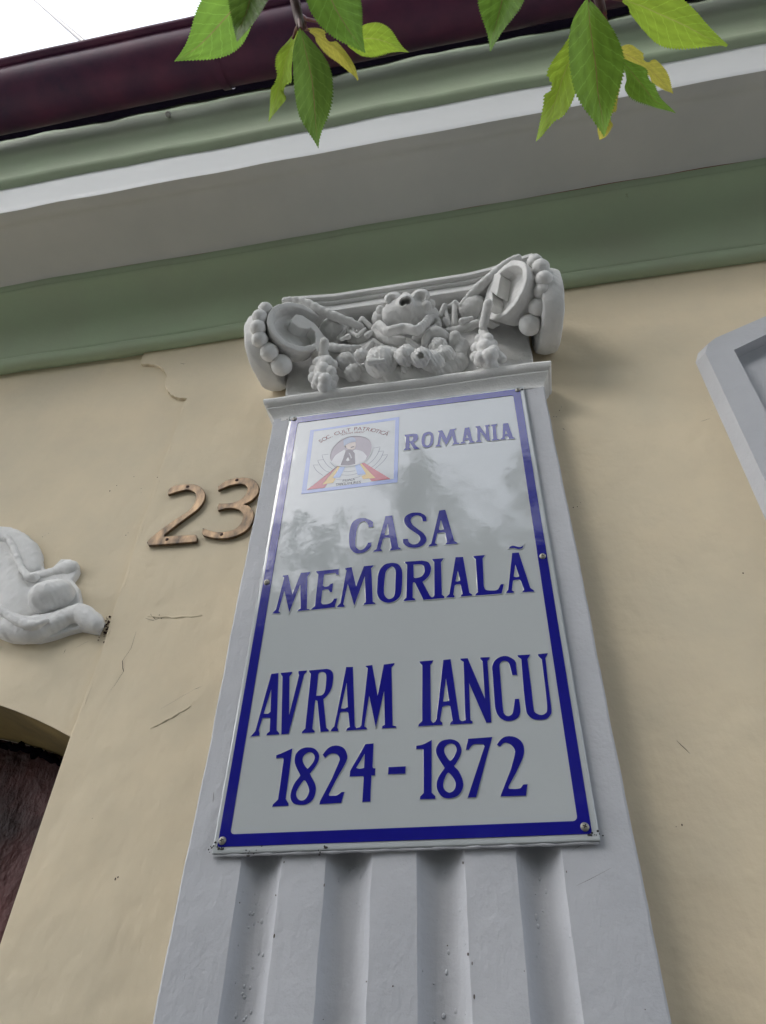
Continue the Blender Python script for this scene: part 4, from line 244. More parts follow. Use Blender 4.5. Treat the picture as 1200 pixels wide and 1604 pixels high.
# signed-distance modelling with naive surface nets
def surface_nets(F, lo, h):
    nx, ny, nz = F.shape; ins = F < 0
    c = [ins[i:nx-1+i, j:ny-1+j, k:nz-1+k] for i in (0, 1) for j in (0, 1) for k in (0, 1)]
    s = sum(a.astype(np.int8) for a in c); mask = (s > 0) & (s < 8)
    idx = -np.ones(mask.shape, np.int64); ii, jj, kk = np.nonzero(mask); idx[ii, jj, kk] = np.arange(len(ii))
    acc = np.zeros((len(ii), 3)); cnt = np.zeros(len(ii)); base = np.stack([ii, jj, kk], -1).astype(float)
    for ax in range(3):
        oth = [a for a in range(3) if a != ax]
        for u in (0, 1):
            for v in (0, 1):
                o = [0, 0, 0]; o[oth[0]] = u; o[oth[1]] = v; e = list(o); e[ax] = 1
                a = F[ii+o[0], jj+o[1], kk+o[2]]; b = F[ii+e[0], jj+e[1], kk+e[2]]
                m = (a < 0) != (b < 0); t = np.where(m, a/np.where(a-b == 0, 1, a-b), 0)
                p = base+np.array(o, float); p[:, ax] += t
                acc[m] += p[m]; cnt[m] += 1
    V = acc/cnt[:, None]*h+np.array(lo)
    Q = []
    for ax in range(3):
        oth = [(ax+1) % 3, (ax+2) % 3]
        sl0 = [slice(None)]*3; sl1 = [slice(None)]*3; sl0[ax] = slice(0, -1); sl1[ax] = slice(1, None)
        A, B = ins[tuple(sl0)], ins[tuple(sl1)]; ch = A != B
        I = np.stack(np.nonzero(ch), -1); dirn = A[ch]
        ok = (I[:, oth[0]] > 0) & (I[:, oth[1]] > 0) & (I[:, oth[0]] < F.shape[oth[0]]-1) & (I[:, oth[1]] < F.shape[oth[1]]-1)
        I = I[ok]; dirn = dirn[ok]
        def at(d0, d1):
            J = I.copy(); J[:, oth[0]] += d0; J[:, oth[1]] += d1; return idx[J[:, 0], J[:, 1], J[:, 2]]
        q = np.stack([at(-1, -1), at(0, -1), at(0, 0), at(-1, 0)], -1)
        q[~dirn] = q[~dirn][:, ::-1]; Q.append(q)
    return V, np.concatenate(Q)
def sdf_mesh(f, lo, hi, h=.0022, noise=.0009, nfreq=55.):
    lo = np.array(lo)-3*h; hi = np.array(hi)+3*h
    ax = [np.arange(lo[i], hi[i], h) for i in range(3)]
    X, Y, Z = np.meshgrid(*ax, indexing='ij')
    F = f(X, Y, Z)
    if noise: F = F+noise*wob(X*nfreq, Y*nfreq, Z*nfreq, .5)
    V, Q = surface_nets(F.astype(float), lo, h)
    me = bpy.data.meshes.new('m'); me.vertices.add(len(V)); me.vertices.foreach_set('co', V.ravel())
    me.loops.add(Q.size); me.loops.foreach_set('vertex_index', Q.ravel().astype(np.int32))
    me.polygons.add(len(Q)); me.polygons.foreach_set('loop_start', np.arange(0, Q.size, 4, dtype=np.int32))
    me.update(calc_edges=True); me.validate()
    me.polygons.foreach_set('use_smooth', [True]*len(me.polygons))
    return me
def smin(a, b, k):
    if k <= 0: return np.minimum(a, b)
    hh = np.clip(.5+.5*(b-a)/k, 0, 1); return b*(1-hh)+a*hh-k*hh*(1-hh)
def smax(a, b, k): return -smin(-a, -b, k)
def caps(p, q, ra, rb, sq=1.0):
    """tapered capsule; sq > 1 flattens it along y"""
    p = np.array(p, float); q = np.array(q, float)
    def f(X, Y, Z):
        d = q-p; L2 = float(d@d)+1e-12
        t = np.clip(((X-p[0])*d[0]+(Y-p[1])*d[1]+(Z-p[2])*d[2])/L2, 0, 1)
        return np.sqrt((X-p[0]-t*d[0])**2+((Y-p[1]-t*d[1])*sq)**2+(Z-p[2]-t*d[2])**2)-(ra+(rb-ra)*t)
    return f
def chain(pts, k=.006, sq=1.0):
    P = np.array(pts, float); n = len(P)
    if n > 2:
        Q = []
        for i in range(n-1):
            p0, p1, p2, p3 = P[max(i-1, 0)], P[i], P[i+1], P[min(i+2, n-1)]
            for t in (0, .34, .67): Q.append(.5*(2*p1+(p2-p0)*t+(2*p0-5*p1+4*p2-p3)*t*t+(3*p1-p0-3*p2+p3)*t**3))
        P = np.array(Q+[P[-1]])
    fs = [caps(a[:3], b[:3], a[3], b[3], sq) for a, b in zip(P[:-1], P[1:])]
    return union(fs, k)
def sph(c, r, s=(1, 1, 1)):
    return lambda X, Y, Z: (np.sqrt(((X-c[0])/s[0])**2+((Y-c[1])/s[1])**2+((Z-c[2])/s[2])**2)-r)*min(s)
def union(fs, k=.004):
    def f(X, Y, Z):
        r = fs[0](X, Y, Z)
        for g in fs[1:]: r = smin(r, g(X, Y, Z), k)
        return r
    return f
def bounds(pts):
    a = np.array([[p[0], p[1], p[2]] for p in pts]); r = np.array([p[3] for p in pts])[:, None]
    return (a-r*1.2).min(0), (a+r*1.2).max(0)

# ---------------------------------------------------------------- materials
def M(name, color, rough=.6, var=.0, vscale=6., tint=None, bumps=(), metallic=0., spec=.5, stretch=None, coat=0., specks=None):
    m = bpy.data.materials.new(name); m.use_nodes = True; n = m.node_tree.nodes; l = m.node_tree.links
    b = n['Principled BSDF']; b.inputs['Roughness'].default_value = rough; b.inputs['Metallic'].default_value = metallic
    b.inputs['Specular IOR Level'].default_value = spec
    if coat: b.inputs['Coat Weight'].default_value = coat; b.inputs['Coat Roughness'].default_value = .04
    b.inputs['Base Color'].default_value = (*color, 1)
    tc = n.new('ShaderNodeTexCoord'); src = tc.outputs['Object']
    if stretch:
        mp = n.new('ShaderNodeMapping'); mp.inputs['Scale'].default_value = stretch; l.new(src, mp.inputs[0]); src_s = mp.outputs[0]
    else: src_s = src
    col = None
    if var or tint:
        no = n.new('ShaderNodeTexNoise'); no.inputs['Scale'].default_value = vscale; no.inputs['Detail'].default_value = 6; no.inputs['Roughness'].default_value = .6
        l.new(src_s, no.inputs['Vector'])
        rp = n.new('ShaderNodeValToRGB'); c2 = tint or color
        rp.color_ramp.elements[0].position = .32; rp.color_ramp.elements[1].position = .68
        rp.color_ramp.elements[0].color = (*[min(1, c*(1-var)) for c in c2], 1); rp.color_ramp.elements[1].color = (*[min(1, c*(1+var)) for c in color], 1)
        l.new(no.outputs['Fac'], rp.inputs[0]); col = rp.outputs[0]
    if specks:
        sc, thr, scol = specks
        no = n.new('ShaderNodeTexNoise'); no.inputs['Scale'].default_value = sc; no.inputs['Detail'].default_value = 4; no.inputs['Roughness'].default_value = .7
        l.new(src, no.inputs['Vector'])
        rp = n.new('ShaderNodeValToRGB'); rp.color_ramp.elements[0].position = thr; rp.color_ramp.elements[1].position = thr+.05
        l.new(no.outputs['Fac'], rp.inputs[0])
        mx = n.new('ShaderNodeMix'); mx.data_type = 'RGBA'; l.new(rp.outputs[0], mx.inputs[0])
        if col is not None: l.new(col, mx.inputs[6])
        else: mx.inputs[6].default_value = (*color, 1)
        mx.inputs[7].default_value = (*scol, 1); col = mx.outputs[2]
    if col is not None: l.new(col, b.inputs['Base Color'])
    prev = None
    for (sc, strength, dist, st) in bumps:
        no = n.new('ShaderNodeTexNoise'); no.inputs['Scale'].default_value = sc; no.inputs['Detail'].default_value = 5; no.inputs['Roughness'].default_value = .55
        if st:
            mp = n.new('ShaderNodeMapping'); mp.inputs['Scale'].default_value = st; l.new(src, mp.inputs[0]); l.new(mp.outputs[0], no.inputs['Vector'])
        else: l.new(src, no.inputs['Vector'])
        bp = n.new('ShaderNodeBump'); bp.inputs['Strength'].default_value = strength; bp.inputs['Distance'].default_value = dist
        l.new(no.outputs['Fac'], bp.inputs['Height'])
        if prev is not None: l.new(prev, bp.inputs['Normal'])
        prev = bp.outputs[0]
    if prev is not None: l.new(prev, b.inputs['Normal'])
    return m
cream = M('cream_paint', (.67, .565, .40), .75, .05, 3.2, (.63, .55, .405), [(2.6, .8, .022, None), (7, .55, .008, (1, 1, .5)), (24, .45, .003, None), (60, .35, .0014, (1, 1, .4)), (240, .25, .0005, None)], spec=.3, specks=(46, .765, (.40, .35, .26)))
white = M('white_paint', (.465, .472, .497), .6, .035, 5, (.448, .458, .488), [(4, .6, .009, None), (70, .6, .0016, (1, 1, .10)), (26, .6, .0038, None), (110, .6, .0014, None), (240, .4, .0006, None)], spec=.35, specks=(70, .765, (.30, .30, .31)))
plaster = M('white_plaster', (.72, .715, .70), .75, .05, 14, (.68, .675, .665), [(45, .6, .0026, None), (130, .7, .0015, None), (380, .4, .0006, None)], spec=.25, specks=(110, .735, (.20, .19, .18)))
green = M('green_paint', (.385, .48, .32), .66, .06, 4, (.41, .47, .335), [(6, .5, .008, None), (90, .3, .0010, None)], spec=.15, specks=(30, .74, (.30, .35, .24)))
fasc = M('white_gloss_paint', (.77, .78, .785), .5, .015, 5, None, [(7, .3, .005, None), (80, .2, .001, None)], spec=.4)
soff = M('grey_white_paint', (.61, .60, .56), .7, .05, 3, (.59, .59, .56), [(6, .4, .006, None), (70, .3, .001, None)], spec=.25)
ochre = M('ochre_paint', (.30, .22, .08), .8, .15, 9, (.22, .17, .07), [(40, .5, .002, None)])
brown = M('brown_paint', (.080, .018, .016), .65, .35, 8, (.042, .011, .011), [(7, 1., .03, (1, 1, .6)), (30, .9, .008, None), (120, .6, .002, None)], specks=(26, .76, (.4, .36, .33)))
grime_shade = M('black_grime_shade', (.005, .004, .007), .95, .3, 30, None, [(120, .8, .002, None)], spec=.0)  # crumbly black edge; also grime and painted shade under the gutter
gutm = M('oxblood_gutter_paint', (.135, .034, .072), .52, .25, 6, (.085, .036, .088), [(5, .2, .006, None), (140, .2, .0008, None)], spec=.38, specks=(70, .78, (.2, .15, .15)))
enamel = M('white_enamel', (.44, .465, .475), .05, .015, 3, None, [(7, .16, .006, None), (26, .08, .003, None), (75, .03, .001, None)], spec=.72)
blue = M('blue_enamel', (.012, .011, .215), .09, .08, 14, None, [(7, .14, .006, None), (30, .08, .003, None), (200, .05, .0004, None)], spec=.72)
bronze = M('worn_bronze', (.175, .118, .068), .42, .45, 50, (.04, .029, .021), [(60, .4, .001, (1, 1, .3)), (260, .3, .0004, None)], metallic=.6, stretch=(1, 1, .45))
steel = M('dull_zinc', (.30, .29, .26), .5, .2, 200, None, [(600, .3, .0003, None)], metallic=.7)
dark = M('dark_recess', (.02, .017, .017), .7)
crackm = M('crack_brown', (.10, .08, .06), .9)  # even brown for cracks and paint flecks
rust = M('rusty_nail', (.05, .022, .018), .8)
def flat(name, c, r=.06): return M(name, c, r, .04, 40, None, [(7, .14, .006, None), (30, .08, .003, None)], spec=.72)
inks = dict(frame=flat('pale_blue_ink', (.25, .31, .58)), red=flat('red_ink', (.40, .06, .08)), yellow=flat('yellow_ink', (.56, .38, .11)), blue=flat('sky_blue_ink', (.27, .36, .62)),
            line=flat('grey_ink', (.20, .21, .25)), oval=flat('mauve_ink', (.26, .22, .26)), coat=flat('pale_coat_ink', (.50, .50, .52)), vest=flat('dark_vest_ink', (.09, .07, .09)),
            hat=flat('fur_hat_ink', (.24, .29, .42)), face=flat('skin_ink', (.52, .43, .38)), moustache=flat('moustache_ink', (.06, .04, .04)), hair=flat('hair_ink', (.06, .04, .04)),
            shirt=flat('shirt_ink', (.55, .55, .57)), collar=flat('collar_ink', (.4, .4, .44)), text=flat('brown_ink', (.20, .06, .06)), text2=flat('black_ink', (.05, .05, .07)), paper=flat('emblem_white', (.455, .475, .485)))
concrete = M('pavement_concrete', (.26, .252, .24), .85, .12, 3, None, [(30, .5, .003, None)])
asphalt = M('asphalt', (.06, .06, .062), .85, .2, 8, None, [(80, .7, .003, None)])
bark = M('cherry_bark', (.055, .035, .032), .75, .3, 30, None, [(60, .8, .002, (1, 1, 3))])
twigm = M('twig_bark', (.11, .05, .05), .6, .25, 120, None, [(300, .5, .0006, None)])
petm = M('petiole_red', (.17, .05, .05), .5)
tile_m = M('clay_tile', (.24, .09, .06), .8, .25, 5, None, [(50, .5, .003, None)])

def leaf_mat(name, c, under, trans):
    m = bpy.data.materials.new(name); m.use_nodes = True; n = m.node_tree.nodes; l = m.node_tree.links
    b = n['Principled BSDF']; out = n['Material Output']; b.inputs['Roughness'].default_value = .55; b.inputs['Specular IOR Level'].default_value = .3
    uv = n.new('ShaderNodeUVMap'); uv.uv_map = 'leaf'
    sx = n.new('ShaderNodeSeparateXYZ'); l.new(uv.outputs[0], sx.inputs[0])
    def mt(op, a, b_=None, c_=None):
        k = n.new('ShaderNodeMath'); k.operation = op
        for i, q in enumerate((a, b_, c_)):
            if q is None: continue
            if isinstance(q, (int, float)): k.inputs[i].default_value = q
            else: l.new(q, k.inputs[i])
        return k.outputs[0]
    no = n.new('ShaderNodeTexNoise'); no.inputs['Scale'].default_value = 7; l.new(uv.outputs[0], no.inputs['Vector'])
    au = mt('ABSOLUTE', sx.outputs[0])
    ph = mt('SUBTRACT', mt('MULTIPLY', sx.outputs[1], 10.), mt('MULTIPLY', mt('POWER', au, .8), 1.9))
    ph = mt('ADD', ph, mt('MULTIPLY', no.outputs['Fac'], .35))
    fr = mt('ABSOLUTE', mt('SUBTRACT', mt('FRACT', ph), .5))       # 0.5 on a vein
    vein = mt('SMOOTH_MIN', mt('MAXIMUM', mt('MULTIPLY', mt('SUBTRACT', fr, .44), 16.), 0.), 1., .1)
    mid = mt('MAXIMUM', mt('SUBTRACT', 1., mt('MULTIPLY', au, 26.)), 0.)
    n2 = n.new('ShaderNodeTexNoise'); n2.inputs['Scale'].default_value = 4; n2.inputs['Detail'].default_value = 5; l.new(uv.outputs[0], n2.inputs['Vector'])
    rp = n.new('ShaderNodeValToRGB'); rp.color_ramp.elements[0].position = .3; rp.color_ramp.elements[1].position = .7
    rp.color_ramp.elements[0].color = (*[q*.8 for q in c], 1); rp.color_ramp.elements[1].color = (*[min(1, q*1.2) for q in c], 1); l.new(n2.outputs['Fac'], rp.inputs[0])
    m1 = n.new('ShaderNodeMix'); m1.data_type = 'RGBA'; l.new(mt('MULTIPLY', vein, .45), m1.inputs[0]); l.new(rp.outputs[0], m1.inputs[6]); m1.inputs[7].default_value = (*[min(1, q*1.9+.02) for q in c], 1)
    m2 = n.new('ShaderNodeMix'); m2.data_type = 'RGBA'; l.new(mid, m2.inputs[0]); l.new(m1.outputs[2], m2.inputs[6]); m2.inputs[7].default_value = (*under, 1)
    l.new(m2.outputs[2], b.inputs['Base Color'])
    bp = n.new('ShaderNodeBump'); bp.inputs['Strength'].default_value = .7; bp.inputs['Distance'].default_value = .0012
    l.new(mt('ADD', mt('MULTIPLY', fr, 1.4), mt('MULTIPLY', n2.outputs['Fac'], .5)), bp.inputs['Height']); l.new(bp.outputs[0], b.inputs['Normal'])
    tr = n.new('ShaderNodeBsdfTranslucent'); m3 = n.new('ShaderNodeMix'); m3.data_type = 'RGBA'; m3.blend_type = 'MULTIPLY'; m3.inputs[0].default_value = 1
    l.new(m2.outputs[2], m3.inputs[6]); m3.inputs[7].default_value = (1, 1, 1, 1)
    gm = n.new('ShaderNodeGamma'); gm.inputs[1].default_value = .8; l.new(m2.outputs[2], gm.inputs[0]); l.new(gm.outputs[0], tr.inputs[0])
    ms = n.new('ShaderNodeMixShader'); ms.inputs[0].default_value = trans
    l.new(b.outputs[0], ms.inputs[1]); l.new(tr.outputs[0], ms.inputs[2]); l.new(ms.outputs[0], out.inputs[0])
    return m
LM = {'mid': leaf_mat('leaf_mid_green', (.145, .285, .025), (.24, .15, .05), .55), 'deep': leaf_mat('leaf_deep_green', (.10, .195, .024), (.20, .12, .05), .48), 'green': leaf_mat('leaf_green', (.15, .31, .03), (.24, .17, .06), .6),
      'bright': leaf_mat('leaf_light_green', (.30, .46, .03), (.40, .40, .08), .66), 'yellow': leaf_mat('leaf_yellow', (.47, .42, .05), (.36, .25, .06), .6)}
treeleaf = M('street_tree_leaf', (.055, .095, .03), .55, .3, 2)
treeleaf2 = M('cherry_foliage', (.06, .11, .03), .5, .3, 5)

# ---------------------------------------------------------------- ground and street (setting)
link('ground', mesh_from([(-150, -150, -.012), (150, -150, -.012), (150, 150, -.012), (-150, 150, -.012)], [(0, 1, 2, 3)]), asphalt, kind='structure')
def slab(x0, x1, y0, y1, z0, z1):
    bm = bmesh.new()
    bmesh.ops.create_cube(bm, size=1, matrix=Matrix.Translation(((x0+x1)/2, (y0+y1)/2, (z0+z1)/2)) @ Matrix.Diagonal((x1-x0, y1-y0, z1-z0, 1)))
    return bm_mesh(bm)
link('pavement', slab(-30, 30, -2.6, .6, -.1, 0), concrete, kind='structure')
link('kerb', slab(-30, 30, -2.75, -2.603, -.1, .012), concrete, kind='structure')
link('road', mesh_from([(-30, -8.2, -.008), (30, -8.2, -.008), (30, -2.75, -.008), (-30, -2.75, -.008)], [(0, 1, 2, 3)]), asphalt, kind='structure')
link('far_pavement', slab(-30, 30, -12, -8.203, -.1, .004), concrete, kind='structure')

# ---------------------------------------------------------------- the house
house = thing('house', 'cream plastered house front with white pilaster, ornate capital and green cornice', 'building')
XL, XR = -3.4, 3.2
# left wall with an arched opening
def arch_z(x): return .96+math.sqrt(max(1.315**2-(x+1.17)**2, 0))
pts = [(-.567, 0.0), (-.567, 3.34), (XL, 3.34), (XL, 0), (-1.773, 0)]
arc = [(-1.773+1.206*i/28, arch_z(-1.773+1.206*i/28)) for i in range(29)]
link('wall', prism(pts+arc, .22, 0.0), cream, house)
# the pier: wall right of the seam stands 9 mm proud and ends in a little bracket at the top
def densify(P, n):
    o = []
    for a, b in zip(P[:-1], P[1:]):
        for k in range(n): o.append((a[0]+(b[0]-a[0])*k/n, a[1]+(b[1]-a[1])*k/n))
    return o+[P[-1]]
br = [BRACKET[0]]+[(x+.0012*math.sin(i*2.1), z+.0012*math.cos(i*1.7)) for i, (x, z) in enumerate(densify(BRACKET[1:], 3))]
br = [(br[0][0], 3.338)]+br
xs = -.5655; low = [(xs+.0022*math.sin(z*9)+.0012*math.sin(z*31), z) for z in np.linspace(br[-1][1]-.02, 2.16, 40)]+[(-.567, 2.13), (-.567, 0)]
br[-1] = (low[0][0]+.004, br[-1][1])
pier = br+low+[(XR, 0), (XR, 3.338)]
link('wall', prism(pier, .0005, -.009, .0016), cream, house)
# arched recess: ochre soffit, crumbling edge, brown boards
V = []; Fc = []
A2 = [(-1.772+1.204*i/40, arch_z(-1.772+1.204*i/40)-.001) for i in range(41)]
for i, (x, z) in enumerate(A2): V += [(x, .001, z), (x, .205, z)]
for i in range(40): Fc.append((2*i, 2*i+1, 2*i+3, 2*i+2))
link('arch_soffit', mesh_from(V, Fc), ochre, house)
V = [(x, .203+.004*math.sin(9*x+3*t), t*z) for (x, z) in A2 for t in np.linspace(0, 1, 14)]
Fc = [(i*14+j, i*14+j+1, (i+1)*14+j+1, (i+1)*14+j) for i in range(40) for j in range(13)]
link('boarded_panel', mesh_from(V, Fc, True), brown, house)
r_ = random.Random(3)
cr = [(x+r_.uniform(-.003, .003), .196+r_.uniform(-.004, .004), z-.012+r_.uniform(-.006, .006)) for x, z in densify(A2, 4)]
link('crumbling_edge', tube(cr, [r_.uniform(.004, .012) for _ in cr], 7), grime_shade, house)
# cornice, bottom to top
NX = 150
roll = [(-.02+.0205*math.cos(t), 3.275+.0205*math.sin(t)) for t in np.radians(np.linspace(330, 105, 12))]
roll = [(0.001, 3.2645)]+roll
link('roll_moulding', grid_strip(roll, XL, XR, NX, .0022, 1.), green, house)
cove = [(-.0235, 3.294), (-.0150, 3.2955), (-.0155, 3.3005)]
for t in np.radians(np.linspace(0, 90, 16)):
    cove.append((-.026-.112*(1-math.cos(t)), 3.300+.178*math.sin(t)))
cove += [(-.139, 3.481), (-.1395, 3.484), (-.142, 3.4835), (-.146, 3.503)]
link('cove_moulding', grid_strip(cove, XL, XR, NX, .0022, 2.), green, house)
so = [(-.146, 3.503), (-.152, 3.508), (-.165, 3.5095), (-.23, 3.507), (-.30, 3.505), (-.314, 3.5045), (-.3155, 3.5025), (-.33, 3.503), (-.3495, 3.5025)]
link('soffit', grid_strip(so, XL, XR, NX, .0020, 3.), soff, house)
fa = [(-.3495, 3.5025), (-.3505, 3.504), (-.352, 3.53), (-.350, 3.57), (-.352, 3.62), (-.357, 3.656)]
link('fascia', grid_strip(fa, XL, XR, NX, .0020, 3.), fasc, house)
cy = [(-.357, 3.6545), (-.366, 3.6565), (-.3745, 3.664), (-.3785, 3.672), (-.3785, 3.679), (-.3765, 3.684), (-.379, 3.72), (-.383, 3.78), (-.387, 3.86), (-.390, 3.93), (-.391, 4.05)]
link('crown_moulding', grid_strip(cy, XL, XR, NX, .0020, 3.), green, house)
# ragged black strip on the crown: grime, with the gutter's shade painted in
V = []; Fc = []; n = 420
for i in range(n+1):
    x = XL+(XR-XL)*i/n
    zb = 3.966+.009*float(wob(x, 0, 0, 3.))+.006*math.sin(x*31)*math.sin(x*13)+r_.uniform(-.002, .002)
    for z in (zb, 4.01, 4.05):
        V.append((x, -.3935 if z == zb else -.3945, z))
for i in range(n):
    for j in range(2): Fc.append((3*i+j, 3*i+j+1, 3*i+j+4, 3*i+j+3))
link('grime_shade_edge', mesh_from(V, Fc, True), grime_shade, house)
# roof behind the gutter
link('roof', slab(XL, XR, -.40, 3.2, 4.06, 4.09), tile_m, house)
# dried mud lump under the gutter
link('mud_lump', sdf_mesh(union([sph((-.6595, -.394, 3.897), .009), sph((-.652, -.396, 3.886), .006), sph((-.664, -.395, 3.908), .006)], .003), (-.69, -.415, 3.875), (-.635, -.37, 3.937), .0016), soff, house)

# pilaster
PF = -.060
pil = thing('tmp', '', ''); bpy.data.objects.remove(pil)
pil = bpy.data.objects.new('pilaster', None); COL.objects.link(pil); pil.parent = house
FL = [(-.2125, -.156), (-.0965, -.0345), (.0235, .0855), (.1490, .2055)]
TOPZ = 1.925
def shaft_section(flutes):
    sec = [(-.2935, -.004), (-.2935, PF+.003), (-.2905, PF)]
    if flutes:
        for a, b in FL:
            sec += [(a-.001, PF), (a+.0008, PF+.004)]
            for t in np.linspace(.05, 1, 24):
                # steep left wall, dished floor, softer right wall
                d = .0165*(1-(abs(2*t-1))**2.6)*(1.0 if t < .5 else .97)+.004*(1-t)
                sec.append((a+(b-a)*t, PF+max(d, .0)))
            sec += [(b+.003, PF-.0002)]
    else:
        for a, b in FL: sec += [(a, PF), (b, PF)]
    sec += [(.2925, PF), (.2955, PF+.003), (.2955, -.004)]
    return sec
def sharp(me, deg=38):
    me.polygons.foreach_set('use_smooth', [True]*len(me.polygons)); me.set_sharp_from_angle(angle=math.radians(deg)); return me
def vsweep(sec, zs, amp=.0013):
    V, Fc = [], []; m = len(sec)
    for z in zs:
        for x, y in sec:
            V.append((x+amp*.8*float(wob(z, x*3, 1., 4.))+.0004*math.sin(z*83+x*60)*math.sin(z*37+x*11), y+amp*float(wob(x*3, z, 2., 3.)), z))
    for i in range(len(zs)-1):
        for j in range(m-1): Fc.append((i*m+j, i*m+j+1, (i+1)*m+j+1, (i+1)*m+j))
    return mesh_from(V, Fc, False)
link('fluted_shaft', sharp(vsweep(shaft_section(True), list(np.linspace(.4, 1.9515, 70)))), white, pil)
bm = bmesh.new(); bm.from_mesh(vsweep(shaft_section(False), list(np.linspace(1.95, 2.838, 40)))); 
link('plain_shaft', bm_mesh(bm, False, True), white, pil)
bm = bmesh.new()
for k in range(34):
    fx = r_.choice([q for p_ in FL for q in p_]); z = r_.uniform(1.55, 1.93)
    bmesh.ops.create_icosphere(bm, subdivisions=1, radius=r_.uniform(.0006, .0015), matrix=Matrix.Translation((fx+r_.uniform(-.004, .004), PF-.0002, z)) @ Matrix.Diagonal((.8, .5, r_.uniform(1, 2.4), 1)))
for k in range(30):
    x = r_.uniform(-.28, .28); bmesh.ops.create_icosphere(bm, subdivisions=1, radius=r_.uniform(.0004, .0010), matrix=Matrix.Translation((x, PF-.0001, r_.uniform(1.6, 2.83))))
link('flaking_speck', bm_mesh(bm), crackm, pil, kind='stuff')
for P in ([(.2175, 1.865), (.235, 1.872), (.262, 1.884)], [(.2175, 1.905), (.238, 1.915)], [(-.27, 2.0), (-.268, 1.985)]):
    P = densify(P, 3); V = []
    for i, (x, z) in enumerate(P): w = .0003*(1-abs(2*i/(len(P)-1)-1))+.0001; V += [(x-w, PF-.0012, z-w), (x+w, PF-.0012, z+w)]
    link('paint_crack', mesh_from(V, [(2*i, 2*i+1, 2*i+3, 2*i+2) for i in range(len(P)-1)]), crackm, pil)
bm = bmesh.new()
for k in range(420):
    fi = r_.choice((0, 1, 1, 1, 2, 3)); a, b_ = FL[fi]; t = r_.betavariate(2, 2); z = r_.uniform(1.55, 1.9) if fi == 1 else r_.uniform(1.5, 1.93)
    d = .0165*(1-(abs(2*t-1))**2.6)*(1.0 if t < .5 else .97)+.004*(1-t)
    bmesh.ops.create_icosphere(bm, subdivisions=1, radius=r_.uniform(.0012, .0028), matrix=Matrix.Translation((a+(b_-a)*t, PF+d+.0006, z)) @ Matrix.Diagonal((1, .45, r_.uniform(.8, 1.8), 1)))
link('lumpy_plaster', bm_mesh(bm, True), white, pil, kind='stuff')
link('flute_stop', slab(-.292, .294, PF+.002, -.006, 1.944, 1.9495), white, pil)
link('plinth', slab(-.33, .33, -.10, -.01, 0, .4), white, pil)
# neck moulding (astragal) wraps the top of the shaft
neck = [(.0, 2.820), (.0005, 2.829), (.006, 2.838), (.013, 2.845), (.0165, 2.8485), (.0165, 2.853), (.021, 2.8545), (.026, 2.859), (.0285, 2.866), (.026, 2.873), (.021, 2.877), (.013, 2.880), (-.03, 2.881)]
V = []; Fc = []
def neck_ring(o, z):
    hx0, hx1, y = -.2935-o*.72, .2955+o*.72, PF-o
    P = [(hx0, -.008)]+[(hx0, PF*.5)]+[(hx0+(hx1-hx0)*i/60, y) for i in range(61)]+[(hx1, PF*.5), (hx1, -.008)]
    return [(x, yy+.0011*float(wob(x*3, z*4, 1., 2.)), z+.0011*float(wob(x*3, 2., z*3, 2.))) for x, yy in P]
rings = [neck_ring(*q) for q in neck]; m = len(rings[0])
for R_ in rings: V += R_
for i in range(len(rings)-1):
    for j in range(m-1): Fc.append((i*m+j, i*m+j+1, (i+1)*m+j+1, (i+1)*m+j))
link('neck_moulding', sharp(mesh_from(V, Fc)), plaster, pil)

# ---- capital
capital = bpy.data.objects.new('capital', None); COL.objects.link(capital); capital.parent = house
def bell(X, Y, Z):
    bx = np.abs(X-.001)-.284; yf = -.050-.012*np.clip((Z-2.95)/.2, 0, 1)
    d = np.maximum(np.maximum(bx, yf-Y), np.maximum(2.874-Z, Z-3.15))
    d = smin(d, sph((0, -.035, 3.02), .06, (2.9, .75, 1.7))(X, Y, Z), .02)
    return smax(d, Y+.002, 0)
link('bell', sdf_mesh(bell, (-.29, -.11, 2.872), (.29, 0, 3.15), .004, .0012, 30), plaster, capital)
def abacus_layer(off, z0, z1):
    o = off; P = [(-.270+o, -.004), (-.270+o, -.085), (-.288+o, -.125+o*.5), (-.280+o, -.150+o), (-.265, -.150+o), (-.22, -.146+o), (-.16, -.1405+o), (.16, -.1405+o), (.22, -.146+o), (.27, -.158+o), (.314-o, -.165+o), (.327-o, -.135+o*.5), (.294-o, -.085), (.294-o, -.004)]
    V = [(x, y, z0) for x, y in P]+[(x, y, z1) for x, y in P]; n = len(P)
    Fc = [tuple(range(n)), tuple(range(2*n-1, n-1, -1))]+[(i, n+i, n+(i+1) % n, (i+1) % n) for i in range(n)]
    bm = bmesh.new(); bm.from_mesh(mesh_from(V, Fc)); bmesh.ops.recalc_face_normals(bm, faces=bm.faces)
    ed = [e for e in bm.edges if e.calc_face_angle(0) > .7 and abs(e.verts[0].co.z-e.verts[1].co.z) < 1e-6]
    bmesh.ops.bevel(bm, geom=ed, offset=.0018, segments=2, affect='EDGES', profile=.5)
    return bm_mesh(bm)
link('abacus', abacus_layer(0, 3.169, 3.182), plaster, capital)
link('abacus', abacus_layer(.010, 3.160, 3.1695), plaster, capital)
link('abacus', abacus_layer(.0185, 3.136, 3.1605), plaster, capital)
link('block', slab(-.26, .26, -.03, -.002, 3.182, 3.31), white, capital)
